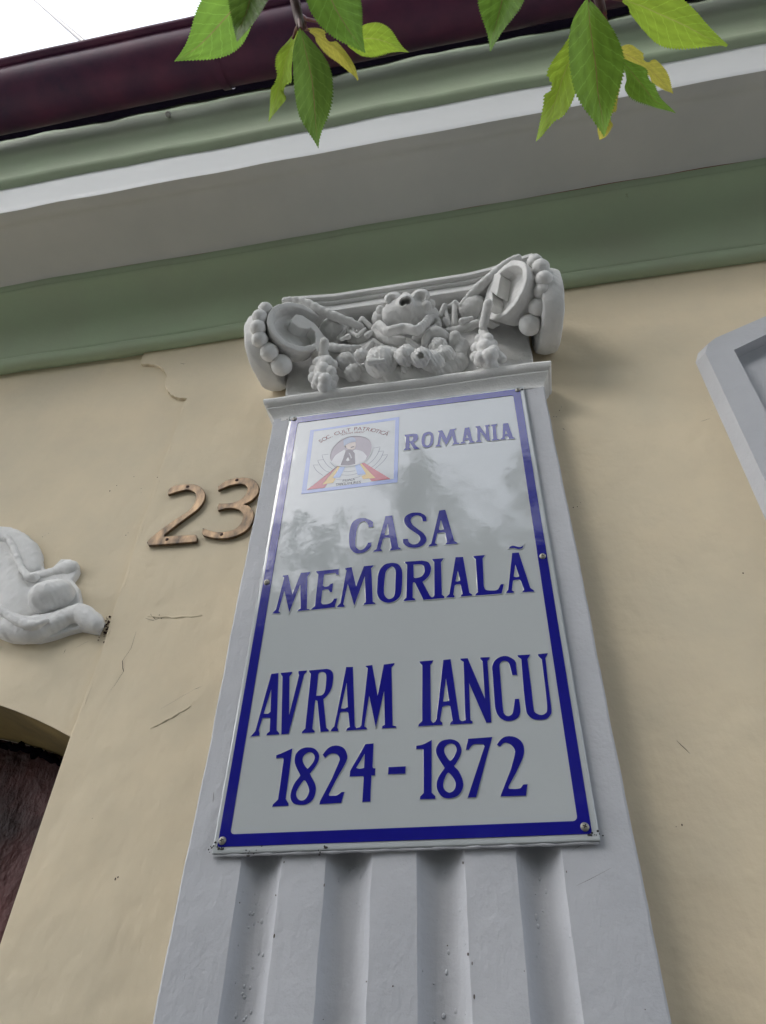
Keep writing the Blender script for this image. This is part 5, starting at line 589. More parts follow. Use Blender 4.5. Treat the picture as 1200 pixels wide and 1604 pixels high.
def volute(q, side):
    cx, cy, cz, rA, rB, a, li = q
    A = np.array([-math.cos(a), -math.sin(a), 0]); B = np.array([math.sin(a)*math.sin(li), -math.cos(a)*math.sin(li), math.cos(li)])
    C_ = np.array([cx, cy, cz]); 
    if side < 0:
        A *= [-1, 1, 1]; B *= [-1, 1, 1]; C_ = np.array([.004-cx, cy, cz])
    N = np.cross(A, B); N = N if N[1] < 0 else -N
    R = (rA+rB)/2
    def f(X, Y, Z):
        dx, dy, dz = X-C_[0], Y-C_[1], Z-C_[2]
        u = (dx*A[0]+dy*A[1]+dz*A[2])*R/rA; v = (dx*B[0]+dy*B[1]+dz*B[2])*R/rB; w = dx*N[0]+dy*N[1]+dz*N[2]
        rho = np.sqrt(u*u+v*v)
        drum = smax(rho-(R-.002+.16*np.minimum(w, 0)), np.abs(w+.032)-.032, .004)
        cut = smax(rho-(R*.775+.20*w), -(w+.030), .003)
        # hollow runs out towards the middle of the capital
        t = np.clip(-u/.10, 0, 1); ch = smax(np.sqrt((u+t*.10)**2+(v-.018-.012*t)**2)-(R*.52-.020*t), -(w+.028), .003)
        return smax(drum, -smin(cut, ch, .004), .0025)
    return f, C_, R, A, B, N
for side, q in ((1, VOLUTE[0]), (-1, VOLUTE[1])):
    f, C_, R, VA, VB, VN = volute(q, side); k = 'l' if side > 0 else 'r'
    vo = link('volute', sdf_mesh(f, C_-.085, C_+.085, .0017, .0007, 60), plaster, capital)
    b = [(*p, r) for p, r in zip(VPATH['band_'+k], (.0085, .0095, .0095, .009, .007))]
    lo, hi = bounds(b); link('scroll_band', sdf_mesh(chain(b, .004, .8), lo, hi, .0016, .0006), plaster, vo)
    # the rim ends in a strip that turns back into the hollow as a blunt tongue
    T_ = TONGUE[0 if side > 0 else 1]; bm = bmesh.new()
    def tp(u, v, w): return Vector(C_+VA*u+VB*v+VN*w)
    cu_, cv_ = np.mean(T_, 0); fr_ = []; bk_ = []
    for u, v in T_:
        fr_.append(bm.verts.new(tp(u, v, .001-.10*max(0, -u)*0))); bk_.append(bm.verts.new(tp(u*.97, v-.002, -.034)))
    bm.faces.new(fr_); bm.faces.new(bk_[::-1])
    for i in range(len(fr_)): bm.faces.new((fr_[i], bk_[i], bk_[(i+1) % len(fr_)], fr_[(i+1) % len(fr_)]))
    bmesh.ops.recalc_face_normals(bm, faces=bm.faces)
    ed = [e for e in bm.edges if e.verts[0] in fr_ and e.verts[1] in fr_]
    bmesh.ops.bevel(bm, geom=ed, offset=.0022, segments=3, affect='EDGES', profile=.5)
    bmesh.ops.triangulate(bm, faces=[q_ for q_ in bm.faces if len(q_.verts) > 4])
    link('scroll_tongue', bm_mesh(bm), plaster, vo)
    st = [(*p, r) for p, r in zip(VPATH['stem_'+k], (.0105, .0095, .009))]
    lo, hi = bounds(st); link('stem', sdf_mesh(chain(st, .004), lo, hi, .0016, .0006), plaster, vo)
    # plain drum of the side volute, seen edge-on against the wall
    s = -1 if side > 0 else 1
    cc = np.array((s*.326+.003, -.088, 3.05)); ca, sa = math.cos(.14*s), math.sin(.14*s)
    def side_drum(X, Y, Z, cc=cc, ca=ca, sa=sa):
        dx, dy, dz = X-cc[0], Y-cc[1], Z-cc[2]
        w = dx*ca+dy*sa; u = -dx*sa+dy*ca
        return smax(smax(np.sqrt(u*u+dz*dz)-.090-.004*np.cos(w*70), np.abs(w)-.0235, .006), Y+.002, .0)
    link('side_volute', sdf_mesh(side_drum, cc-np.array((.05, .1, .1)), cc+np.array((.05, .09, .1)), .0022, .001, 40), plaster, capital)
    for i, (x, y, z, r) in enumerate(CAP['balls_'+k]):
        link('berry', ball((x, y, z), r*1.02, .085, (1, 1, 1.02), 3, 30, i*1.7+side, ((0, -1, -.8), .06, .05) if i == 1 else None), plaster, capital)
    ts = CAP['tassel_'+k]
    fs = [sph(p[:3], p[3]*.98, (1, .95, 1.08)) for p in ts]
    core = chain([(*ts[0][:3], .008), (ts[0][0], ts[0][1]+.006, (ts[0][2]+ts[-2][2])/2, .018), (ts[-2][0], ts[-2][1]+.012, ts[-2][2], .016)], .004)
    lo, hi = bounds(ts); link('tassel', sdf_mesh(union([union(fs, .0012), core], .001), lo, hi, .0016, .0008, 70), plaster, capital)
    p = CAP['bud_'+k][0]; link('egg', ball((p[0], p[1]+.006, p[2]), p[3]*1.05, .04, (1.05, 1, 1), 4, 40, side), plaster, capital)
    fl_ = CAP['fold_'+k]; allp = [p for pr_ in fl_ for p in pr_]; lo, hi = bounds(allp); ce = np.array([p[:3] for p in allp]).mean(0)
    def poly(ch): return [caps(p[:3], q_[:3], p[3], q_[3]) for p, q_ in zip(ch[:-1], ch[1:])]
    fs2 = union([union([c_ for ch in fl_ for c_ in poly(ch)], .0012), sph((ce[0], ce[1]+.030, ce[2]+.004), .024, (1.25, .7, 1.1))], .003)
    link('folded_leaf', sdf_mesh(fs2, lo-.012, hi+.03, .0015, .0006), plaster, capital)
    for lb in CAP['lobe_'+k]:
        lo, hi = bounds(lb); link('leaf_lobe', sdf_mesh(union(poly(lb), .001), lo-.003, hi+.003, .0014, .0005), plaster, capital)
    spy = CAP['spray_'+k]; lo, hi = bounds(spy)
    link('leaf_stem', sdf_mesh(chain(spy, .004), lo, hi, .0016, .0007), plaster, capital)
# grotesque flower-mask in the middle
mb = CAP['mask_body']; lo, hi = bounds(mb+CAP['mask_mouth']+CAP['mask_eyes'])
fs = [sph(p[:3], p[3]*.99) for p in mb]
mo = CAP['mask_mouth'][0]; vdir = np.array((.03, -.58, -.81)); vdir /= np.linalg.norm(vdir)
mo = np.array(mo[:3])
tubef = caps(mo-vdir*.03, mo+vdir*.002, .019, .0165)
lips = union([sph(p[:3], p[3]*.9) for p in CAP['mask_lip']], .003)
eyes = union([sph(p[:3], p[3]) for p in CAP['mask_eyes']], .002)
hole = union([caps(mo-vdir*.022+np.array((-.005, 0, 0)), mo+vdir*.022+np.array((-.0060, 0, 0)), .0065, .0085), caps(mo-vdir*.022, mo+vdir*.022+np.array((.0060, 0, .004)), .0065, .0085)], .002)
def mask(X, Y, Z):
    d = smin(smin(union(fs, .012)(X, Y, Z), smin(tubef(X, Y, Z), lips(X, Y, Z), .004), .009), eyes(X, Y, Z), .004)
    return smax(d, -hole(X, Y, Z), .002)
mk = link('mask', sdf_mesh(mask, lo-.01, hi+.01, .0017, .0009, 60), plaster, capital)
for p in CAP['mask_ears']:
    c0 = np.array(p[:3])
    def ear(X, Y, Z, c0=c0, r=p[3]):
        d = sph(c0, r*1.15, (1, .62, 1))(X, Y, Z)
        return smax(d, -sph(c0+vdir*r*1.18, r*.86)(X, Y, Z), .003)
    link('ear', sdf_mesh(ear, c0-p[3]*1.3, c0+p[3]*1.3, .0015, .0006), plaster, mk)
rb = CAP['ribbon']; lo, hi = bounds(rb)
link('ribbon', sdf_mesh(chain(rb, .003, .75), lo-.004, hi+.004, .0016, .0007), plaster, capital)
# fruit garland
F0 = CAP['fruit']; body_ = [(F0[0][0]-.01, -.06, F0[0][2], .020), (F0[3][0], -.060, F0[3][2]-.006, .027), (F0[5][0], -.060, F0[5][2]-.012, .027), (F0[8][0], -.058, F0[8][2]-.004, .027), (F0[9][0]+.03, -.06, F0[9][2]+.005, .022)]
lo, hi = bounds(body_); link('garland_swag', sdf_mesh(chain(body_, .006), lo, hi, .0022, .002, 60), plaster, capital)
H3, H7, H1 = CAP['holes']
for i, p in enumerate(CAP['fruit']):
    hs_ = [h for h in CAP['holes'] if abs(h[0]-p[0]) < p[3] and abs(h[2]-p[2]) < p[3]*1.3]
    f0 = sph(p[:3], p[3]*1.1, (1, .95, .97))
    def fr(X, Y, Z, f0=f0, hs_=hs_):
        d = f0(X, Y, Z)
        for h in hs_: d = smax(d, -caps(np.array(h[:3])-vdir*.012, np.array(h[:3])+vdir*.02, h[3]*.7, h[3]*1.25)(X, Y, Z), .003)
        return d
    c0 = np.array(p[:3]); link('fruit', sdf_mesh(fr, c0-p[3]*1.2, c0+p[3]*1.2, .0017, .0024, 70+6*i), plaster, capital)
for key in ('leaf_arch', 'leaf_flap'):
    lf = CAP[key]; lo, hi = bounds(lf); link('garland_leaf', sdf_mesh(chain(lf, .005, .9), lo-.003, hi+.003, .0016, .0009), plaster, capital)
lf = [p for pr_ in CAP['leaf_left'] for p in pr_]
for a, b_ in CAP['leaf_left']:
    lo, hi = bounds([a, b_]); link('garland_leaf', sdf_mesh(caps(a[:3], b_[:3], a[3], b_[3]), lo-.003, hi+.003, .0015, .0009), plaster, capital)

# stucco scroll on the wall at the left
scroll = bpy.data.objects.new('stucco_scroll', None); COL.objects.link(scroll); scroll.parent = house
def relief(name, chains, k, hgt, floor=0.0, h=.0024, sq=1.5):
    fs = []; allp = []
    for ch, yy in chains:
        P = [(x, yy, z, r) for x, z, r in ch]; allp += P
        fs.append(chain(P, .004, sq))
    lo, hi = bounds(allp); lo[1] = -hgt; hi[1] = floor-.001
    u = union(fs, k)
    return link(name, sdf_mesh(lambda X, Y, Z: smax(u(X, Y, Z), Y-floor+.0005, 0), lo, hi, h, .0016, 48), plaster, scroll)
link('scroll_ground', prism(SCROLLBASE, -.0005, -.013, .005), plaster, scroll)
for k_ in ('web',): SCROLL[k_] = [(x, z, r*1.3) for x, z, r in SCROLL[k_]]
relief('scroll_rib', [(SCROLL['outer'], -.006)], .003, .05)
relief('scroll_web', [(SCROLL['web'], -.004)], .006, .045, sq=1.9)
relief('scroll_ridge', [(SCROLL['ridge'], -.020), (SCROLL['lip'], -.036)], .002, .07, sq=1.0)
relief('scroll_lobe', [(SCROLL['lobe'], -.010)], .006, .05)
relief('scroll_knob', [(SCROLL['ball'], -.022)], .004, .085, sq=1.0)
relief('scroll_curl', [(SCROLL['lower'], -.014)], .006, .06, sq=1.2)

# window surround at the right: raised frame with gabled head and sunk panel
ws = bpy.data.objects.new('window_surround', None); COL.objects.link(ws); ws.parent = house
def hood(P): return P+[(2.50-x, z) for x, z in P[-2::-1]]
outer = hood([(.622, .9), (.622, 2.90), (.634, 2.93), (.655, 2.948), (.79, 3.012), (1.25, 3.22)])
lip = hood([(.635, .9), (.635, 2.888), (.648, 2.918), (.668, 2.935), (.785, 2.988), (1.25, 3.195)])
inner = hood([(.690, .9), (.690, 2.882), (.6903, 2.8832), (.691, 2.8840), (.764, 2.921), (1.25, 3.15)])
def ringmesh(a, ya, b, yb):
    V = [(x, ya, z) for x, z in a]+[(x, yb, z) for x, z in b]; n = len(a)
    return mesh_from(V, [(i, i+1, n+i+1, n+i) for i in range(n-1)])
link('surround_bevel', ringmesh(outer, -.0085, lip, -.040), white, ws)
link('surround_face', ringmesh(lip, -.040, inner, -.042), white, ws)
link('surround_reveal', ringmesh(inner, -.042, inner, -.014), white, ws)
link('sunk_panel', mesh_from([(x, -.0145, z) for x, z in inner], [tuple(range(len(inner)))]), white, ws)

seam = [(-.5595+.0015*math.sin(z*9)+.0012*math.sin(z*31), -.0078, z) for z in np.linspace(2.995, 2.16, 60)]
link('plaster_seam', tube(seam, [.0009+.0006*abs(math.sin(k*1.9))+.0005*math.sin(k*.7) for k in range(60)], 6), cream, house)
for q_ in ([(-.425, 2.132), (-.395, 2.148), (-.362, 2.168)], [(-.49, 2.36), (-.44, 2.352), (-.38, 2.35)]):
    P = densify(q_, 6); link('plaster_ridge', tube([(x, -.0082, z+.0008*math.sin(i*1.7)) for i, (x, z) in enumerate(P)], [.0014+.002*math.sin(math.pi*i/(len(P)-1))*abs(math.sin(i*2.1)) for i in range(len(P))], 6), cream, house)
# paint cracks and flecks on the pier
for c_ in CRACKS:
    P = densify(c_, 3); P = [(x+r_.uniform(-.0007, .0007), z+r_.uniform(-.0007, .0007)) for x, z in P]
    V = []; 
    for i, (x, z) in enumerate(P):
        w = .00045*(1-abs(2*i/(len(P)-1)-1))+.00012
        yy = -.00935 if P[0][0] > -.566 or z > 3.0 else -.00035; V += [(x-w, yy, z-w), (x+w, yy, z+w)]
    link('paint_crack', mesh_from(V, [(2*i, 2*i+1, 2*i+3, 2*i+2) for i in range(len(P)-1)]), crackm, house)
bm = bmesh.new()
for x, z in SPECKS:
    for k in range(r_.randint(1, 3)):
        bmesh.ops.create_icosphere(bm, subdivisions=1, radius=r_.uniform(.0005, .0013), matrix=Matrix.Translation((x+r_.uniform(-.01, .01), -.0093 if x > -.555 else -.0003, z+r_.uniform(-.01, .01))) @ Matrix.Diagonal((1, .5, r_.uniform(.6, 1.8), 1)))
link('flaking_speck', bm_mesh(bm), rust, house, kind='stuff')
bm = bmesh.new()
for k in range(46):
    a = r_.uniform(0, 6.28); d = r_.uniform(0, .022)
    bmesh.ops.create_icosphere(bm, subdivisions=1, radius=r_.uniform(.0008, .0024), matrix=Matrix.Translation((-.573+d*math.cos(a)+.004, -.0012, 2.345+1.4*d*math.sin(a))))
link('flaking_speck', bm_mesh(bm), rust, house, kind='stuff')

# ---------------------------------------------------------------- gutter
gut = thing('gutter', 'dark oxblood half-round gutter along the eave above the green cornice', 'gutter', (0, -.485, 3.94))
GC, GR = (-.499, 3.966), .0857
gp = [(GC[0]+GR*math.cos(t), GC[1]+GR*math.sin(t)) for t in np.radians(np.linspace(0, -180, 30))]
gp += [(GC[0]-GR-.001, GC[1]+.004)]
gi = [(GC[0]+(GR-.004)*math.cos(t), GC[1]+(GR-.004)*math.sin(t)) for t in np.radians(np.linspace(-180, 0, 30))]
def rel(P, o=(0, -.485, 3.94)): return [(y-o[1], z-o[2]) for y, z in P]
link('trough', grid_strip(rel(gp+gi), XL, XR, 60, .0018, 4., True), gutm, gut)
bead = [(GC[0]-GR-.006+.0125*math.cos(t), GC[1]+.004+.0125*math.sin(t)) for t in np.radians(np.linspace(0, 345, 16))]
link('rolled_bead', grid_strip(rel(bead), XL, XR, 60, .0014, 4., True), gutm, gut)
for bx in (-1.40, -.47, .55, 1.6):
    bk = [(GC[0]+(GR+.004)*math.cos(t), GC[1]+(GR+.004)*math.sin(t)) for t in np.radians(np.linspace(0, -182, 30))]+[(GC[0]-GR-.021, GC[1]+.006), (GC[0]-GR-.012, GC[1]+.020), (GC[0]-GR+.008, GC[1]+.019)]
    V = []; P = rel(bk)
    for y, z in P: V += [(bx-.012, y, z), (bx+.012, y, z)]
    me = mesh_from(V, [(2*i, 2*i+1, 2*i+3, 2*i+2) for i in range(len(P)-1)], True)
    o = link('bracket', me, gutm, gut)
# wire to the house
wire = thing('overhead_wire', 'thin grey wire crossing the bright sky above the gutter', 'wire', WIRE[0])
w0, w1 = Vector(WIRE[0]), Vector(WIRE[1])
link('cable', tube([tuple((w1-w0)*t-Vector((0, 0, .25*math.sin(math.pi*t)*0))) for t in np.linspace(0, 1, 12)], .017, 6), M('grey_cable', (.10, .09, .085), .6), wire)
link('mast', tube([(0, 0, 4.08-w0.z), (0, 0, .06)], .02, 10), steel, wire)

# ---------------------------------------------------------------- the memorial plaque
pf = -.068; pz = 1.91720
plaque = thing('memorial_plaque', 'white enamel memorial plaque with blue border and lettering screwed to the pilaster', 'plaque', (0, pf, pz))
def curve_mesh(loops, extrude, bevel=0., offset=0., res=1):
    cu = bpy.data.curves.new('c', 'CURVE'); cu.dimensions = '2D'; cu.fill_mode = 'BOTH'; cu.extrude = extrude; cu.bevel_depth = bevel; cu.bevel_resolution = res; cu.offset = offset
    for lp in loops:
        sp = cu.splines.new('POLY'); sp.points.add(len(lp)-1); sp.use_cyclic_u = True
        for p, (x, z) in zip(sp.points, lp): p.co = (x, z, 0, 1)
    return conv(cu)
def conv(cu):
    o = bpy.data.objects.new('c', cu); COL.objects.link(o); dg = bpy.context.evaluated_depsgraph_get()
    me = bpy.data.meshes.new_from_object(o.evaluated_get(dg)); bpy.data.objects.remove(o); bpy.data.curves.remove(cu)
    return me
def to_wall(me, y0, dx=0., dz=0.):
    for v in me.vertices: v.co = Vector((v.co.x+dx, y0-v.co.z, v.co.y+dz))
    return me
# plate: slightly dished sheet with a turned-back rim
bm = bmesh.new(); nx, nz = 40, 70; X0, X1, Z0, Z1 = -.2535, .2535, -.0035, .9045
gv = [[None]*(nz+1) for _ in range(nx+1)]
def spaced(a, c, n):
    q = [a, a+.001, a+.002, a+.0032]; return q+[a+.006+(c-a-.012)*k/(n-8) for k in range(n-7)]+[c-.0032, c-.002, c-.001, c]
XS, ZS = spaced(X0, X1, nx), spaced(Z0, Z1, nz)
for i in range(nx+1):
    for j in range(nz+1):
        x = XS[i]; z = ZS[j]
        e = min(x-X0, X1-x, z-Z0, Z1-z); y = .0006*max(0, 1-e/.0030)**2
        y += .00018*float(wob(x, 0, z, 5.))
        gv[i][j] = bm.verts.new((x, y, z))
for i in range(nx):
    for j in range(nz): bm.faces.new((gv[i][j], gv[i+1][j], gv[i+1][j+1], gv[i][j+1]))
edge = [gv[i][0] for i in range(nx+1)]+[gv[nx][j] for j in range(1, nz+1)]+[gv[i][nz] for i in range(nx-1, -1, -1)]+[gv[0][j] for j in range(nz-1, 0, -1)]
bk = [bm.verts.new((v.co.x, .0078, v.co.z)) for v in edge]
for i in range(len(edge)): bm.faces.new((edge[i], edge[(i+1) % len(edge)], bk[(i+1) % len(edge)], bk[i]))
link('plate', bm_mesh(bm, True), enamel, plaque)
def rrect(x0, x1, z0, z1, r, n=5):
    P = []
    for cx, cz, a in ((x1-r, z1-r, 0), (x0+r, z1-r, 90), (x0+r, z0+r, 180), (x1-r, z0+r, 270)):
        for k in range(n): t = math.radians(a+90*k/(n-1)); P.append((cx+r*math.cos(t), cz+r*math.sin(t)))
    return P
BO = rrect(-.2468, .2450, .0048, .8965, .004); BI = rrect(-.2315, .2300, .0206, .8785, .006)
link('blue_border', to_wall(curve_mesh([BO, BI], .0002, .0002), -.0004), blue, plaque)
for ch, loops in LETTERS:
    L_ = [[(x*1e-4, z*1e-4) for x, z in lp] for lp in loops]
    nm = {'dash': 'dash', 'tilde': 'accent'}.get(ch, 'numeral' if ch.isdigit() else 'letter')
    low = np.mean([p[1] for p in L_[0]]) < .30
    o = link(nm, to_wall(curve_mesh(L_, .0001, .0002, 0, 2), -.0007 if low else -.0009), blue, plaque)
    rim = to_wall(curve_mesh(L_, .0001, .0004 if low else .0006, .0003 if low else .0008, 2), -.0003)
    for p in rim.polygons: p.use_smooth = True
    link('embossed_rim', rim, enamel, o)
# emblem panel
emb = bpy.data.objects.new('emblem', None); COL.objects.link(emb); emb.parent = plaque
E2 = lambda P: [(x*1e-4, z*1e-4) for x, z in P]
EM = {}
for n_, P in EMBLEM: EM.setdefault(n_, []).append(E2(P))
link('panel_ground', to_wall(curve_mesh([EM['frame_o'][0]], .00002), -.0005), inks['paper'], emb)
link('frame', to_wall(curve_mesh([EM['frame_o'][0], EM['frame_i'][0]], .00002), -.0006), inks['frame'], emb)
link('oval_ground', to_wall(curve_mesh([EM['oval'][0]], .00002), -.0006), inks['oval'], emb)
lay = -.00072
for n_ in ('coat', 'vest', 'face', 'hair', 'hat', 'moustache', 'shirt', 'collar'):
    for P in EM[n_]: link({'coat': 'portrait_coat', 'vest': 'portrait_vest', 'face': 'portrait_face', 'hair': 'portrait_hair', 'hat': 'portrait_hat', 'moustache': 'portrait_moustache', 'shirt': 'portrait_shirt', 'collar': 'portrait_collar'}[n_], to_wall(curve_mesh([P], .00001), lay), inks[n_], emb); lay -= .00004
lay = -.00072
for n_ in ('yellow', 'blue', 'red'):
    for P in EM[n_]: link('tricolour_ray', to_wall(curve_mesh([P], .00001), lay), inks[n_], emb); lay -= .00004
def ribbon(P, w, closed=False):
    V = []; n = len(P)
    for i in range(n):
        a, b = P[(i-1) % n] if closed or i else P[0], P[(i+1) % n] if closed or i < n-1 else P[-1]
        t = Vector((b[0]-a[0], b[1]-a[1])).normalized(); nn = Vector((-t.y, t.x))*w/2
        V += [(P[i][0]+nn.x, 0, P[i][1]+nn.y), (P[i][0]-nn.x, 0, P[i][1]-nn.y)]
    m = n if closed else n-1
    return V, [(2*i, 2*((i+1) % n), 2*((i+1) % n)+1, 2*i+1) for i in range(m)]
for P in EM['line']:
    V, Fc = ribbon(P[:-3] if len(P) > 6 and False else P, .0013)
    link('outline_stroke', mesh_from([(x, -.00058, z) for x, _, z in V], Fc), inks['line'], emb)
V, Fc = ribbon(EM['oval'][0], .0022, True); link('oval_rim', mesh_from([(x, -.0012, z) for x, _, z in V], Fc), inks['paper'], emb)
# small lettering set along arcs with the built-in typeface
def text_on(path, s, size, mat, y):
    P = [Vector(p) for p in path]; seg = [0]
    for a, b in zip(P[:-1], P[1:]): seg.append(seg[-1]+(b-a).length)
    T = seg[-1]
    wd = {'I': .42, ' ': .5, '.': .42, '"': .5, 'M': 1.25, 'T': .9, 'L': .85}; W = [wd.get(c, 1.05) for c in s]; tot = sum(W); acc = 0
    for c, w in zip(s, W):
        d = (acc+w/2)/tot*T; acc += w
        if c == ' ': continue
        i = max(k for k in range(len(P)-1) if seg[k] <= d+1e-9); t = (d-seg[i])/(seg[i+1]-seg[i]); pos = P[i].lerp(P[i+1], t)
        i0, i1 = max(i-1, 0), min(i+2, len(P)-1); tg = (P[i1]-P[i0]).normalized(); ang = math.atan2(tg.y, tg.x)
        cu = bpy.data.curves.new('t', 'FONT'); cu.body = c; cu.size = size; cu.align_x = 'CENTER'
        me = conv(cu); ca, sa = math.cos(ang), math.sin(ang)
        for v in me.vertices:
            x, z = v.co.x*.98, v.co.y; v.co = Vector((pos.x+x*ca-z*sa, y, pos.y+x*sa+z*ca))
        link('small_letter', me, mat, emb)
kk = list(TEXTPATH)
text_on(TEXTPATH[kk[0]], 'SOC. CULT PATRIOTICĂ', .0155, inks['text'], -.0009)
text_on(TEXTPATH[kk[1]], '"AVRAM IANCU"', .0075, inks['text'], -.0009)
text_on(TEXTPATH[kk[2]], 'FILIALA', .0088, inks['text2'], -.0009)
text_on(TEXTPATH[kk[3]], 'TARGU MURES', .0095, inks['text2'], -.0009)
# screws
def screw_mesh():
    bm = bmesh.new(); prof = [(.0001, .0030), (.0022, .0030), (.0040, .0025), (.0052, .0014), (.0056, .0003), (.0056, 0)]
    N_ = 18; rows = []
    for r, h_ in prof: rows.append([bm.verts.new((r*math.cos(2*math.pi*k/N_), -h_, r*math.sin(2*math.pi*k/N_))) for k in range(N_)])
    for a, b in zip(rows[:-1], rows[1:]):
        for k in range(N_): bm.faces.new((a[k], b[k], b[(k+1) % N_], a[(k+1) % N_]))
    bm.faces.new(rows[0]); return bm_mesh(bm)
def cross_mesh():
    w, L_ = .0006, .0026
    P = [(-w, -w), (-w, -L_), (w, -L_), (w, -w), (L_, -w), (L_, w), (w, w), (w, L_), (-w, L_), (-w, w), (-L_, w), (-L_, -w)]
    return prism(P, -.0025, -.00312)
sm, cm = screw_mesh(), cross_mesh(); sm.materials.append(steel); cm.materials.append(dark)
for i, (x, z) in enumerate([(-.2400, .8915), (.2405, .8920), (-.2400, .4490), (.2380, .4490), (-.2410, .0125), (.2375, .0130)]):
    s = bpy.data.objects.new('screw', sm); COL.objects.link(s); s.parent = plaque; s.location = (x, -.0009, z); s.rotation_euler = (r_.uniform(-.12, .12), r_.uniform(0, 1.5), r_.uniform(-.12, .12))
    c_ = bpy.data.objects.new('cross_slot', cm); COL.objects.link(c_); c_.parent = s
bm = bmesh.new()
for x0, z0, n_ in ((-.2465, .893, 16), (.247, .892, 9), (-.2485, .004, 18), (.2475, .006, 12), (-.10, -.002, 6), (-.2, -.0025, 8), (.02, .0075, 2)):
    for k in range(n_):
        bmesh.ops.create_icosphere(bm, subdivisions=1, radius=r_.uniform(.0005, .0017), matrix=Matrix.Translation((x0+r_.gauss(0, .006), -.0004, z0+r_.gauss(0, .0035))) @ Matrix.Diagonal((r_.uniform(.6, 2), .4, 1, 1)))
link('chip', bm_mesh(bm), dark, plaque, kind='stuff')
# old paint smeared along the bottom rim
link('paint_smear', tube([(X0+.002+(X1-X0-.004)*i/60, .0035+.0004*math.sin(i*1.3), Z0-.0016+.0003*math.sin(i*.9)) for i in range(61)], [.0020+.0004*math.sin(i*2.3)+.0003*math.sin(i*5.1) for i in range(61)], 8), white, plaque)

# ---------------------------------------------------------------- house number digits
DL = {'2': 'worn bronze house numeral 2 nailed to the cream wall left of the three', '3': 'worn bronze house numeral 3 nailed beside the white pilaster'}
holes = {'2': [(-.4809, 2.6898), (-.4919, 2.5409)], '3': [(-.3692, 2.6921), (-.375, 2.5388)]}
for ch, loops in DIGITS:
    L_ = [[(x*1e-4, z*1e-4) for x, z in lp] for lp in loops]; c0 = np.mean(L_[0], 0)
    t = thing('house_number', DL[ch], 'house number', (float(c0[0]), -.0148, float(c0[1])+pz), 'bronze house number digits')
    link('digit', to_wall(curve_mesh([[(x-c0[0], z-c0[1]) for x, z in lp] for lp in L_], .0022, .0011, -.0011, 3), 0), bronze, t)
    for x, z in holes[ch]:
        link('nail', ball((x-c0[0], -.0032, z-c0[1]-pz), .0040, .1, (1, .45, 1), 2), rust, t)

# ---------------------------------------------------------------- cherry tree: the twigs in view and the limbs they grow from
tree = thing('cherry_tree', 'cherry tree whose toothed green and yellow leaves hang in from above', 'tree', (1.3, -2.35, 0))
TO = Vector((1.3, -2.35, 0))
def tr(P): return [tuple(Vector(p)-TO) for p in P]
def leaf_mesh(rows, seed, nr=84, nc=6, bites=()):
    A = np.array(rows)                                            # n x 3 (left, mid, right) x 3
    n = A.shape[0]; t0 = np.linspace(0, 1, n); t = np.linspace(0, 1, nr+1)
    def cat(P):
        s = t*(n-1); i = np.clip(s.astype(int), 0, n-2); f = (s-i)[:, None]
        g = lambda k: P[np.clip(k, 0, n-1)]
        p0, p1, p2, p3 = g(i-1), g(i), g(i+1), g(i+2)
        return .5*(2*p1+(p2-p0)*f+(2*p0-5*p1+4*p2-p3)*f**2+(3*p1-p0-3*p2+p3)*f**3)
    Lf, Md, Rt = cat(A[:, 0]), cat(A[:, 1]), cat(A[:, 2])
    nrm = np.cross(Rt[nr//2]-Lf[nr//2], Md[-1]-Md[0]); nrm /= np.linalg.norm(nrm)
    ax = (Md[-1]-Md[0]); L0 = np.linalg.norm(ax); ax = ax/L0
    rr = random.Random(seed); V = []; UV = []
    for k in range(nr+1):
        v = k/nr
        for c in range(-nc, nc+1):
            u = c/nc; E_ = Rt[k] if u > 0 else Lf[k]; a = abs(u)
            for (bs, v0, wv, dp) in bites:
                if bs*u > 0: a *= 1-dp*math.exp(-((v-v0)/wv)**4)
            p = Md[k]+(E_-Md[k])*a
            side = (E_-Md[k]); w = np.linalg.norm(side)+1e-9
            if abs(c) == nc and 0 < k < nr:
                tooth = (.0009 if k % 2 else -.0002)*min(1, w/.006)*(1 if v < .93 else .35)
                p = p+side/w*tooth*rr.uniform(.7, 1.2)+ax*(.0009 if k % 2 else 0)
            puff = math.sin(2*math.pi*(v*10-1.9*abs(u)**.8))*.0005*math.sin(math.pi*abs(u))*min(1, w/.01)
            p = p+nrm*(puff+.0022*math.sin(v*7+seed)*abs(u)*min(1, w/.015))
            V.append(p); UV.append((u, v))
    m = 2*nc+1; Fc = [(k*m+c, k*m+c+1, (k+1)*m+c+1, (k+1)*m+c) for k in range(nr) for c in range(m-1)]
    me = mesh_from(np.array(V)-np.array(TO), Fc, True)
    uvl = me.uv_layers.new(name='leaf'); li = np.zeros(len(me.loops), np.int32); me.loops.foreach_get('vertex_index', li)
    uvl.data.foreach_set('uv', np.array(UV)[li].ravel().astype(np.float32))
    return me
BITES = {3: [(-1, .55, .09, .35), (1, .62, .07, .7)], 4: [(-1, .30, .07, .75), (1, .12, .05, .4)], 6: [(-1, .12, .06, .5)], 9: [(-1, .60, .05, .45), (1, .85, .08, .4)], 10: [(1, .08, .03, .3)], 11: [(-1, .45, .08, .25), (1, .2, .08, .3)], 12: [(-1, .42, .06, .5), (1, .5, .1, .55)], 13: [(1, .6, .08, .6)]}
for i, (kind_, rows) in enumerate(LEAVES):
    link('leaf', leaf_mesh(rows, i, bites=BITES.get(i, ())), LM[kind_], tree)
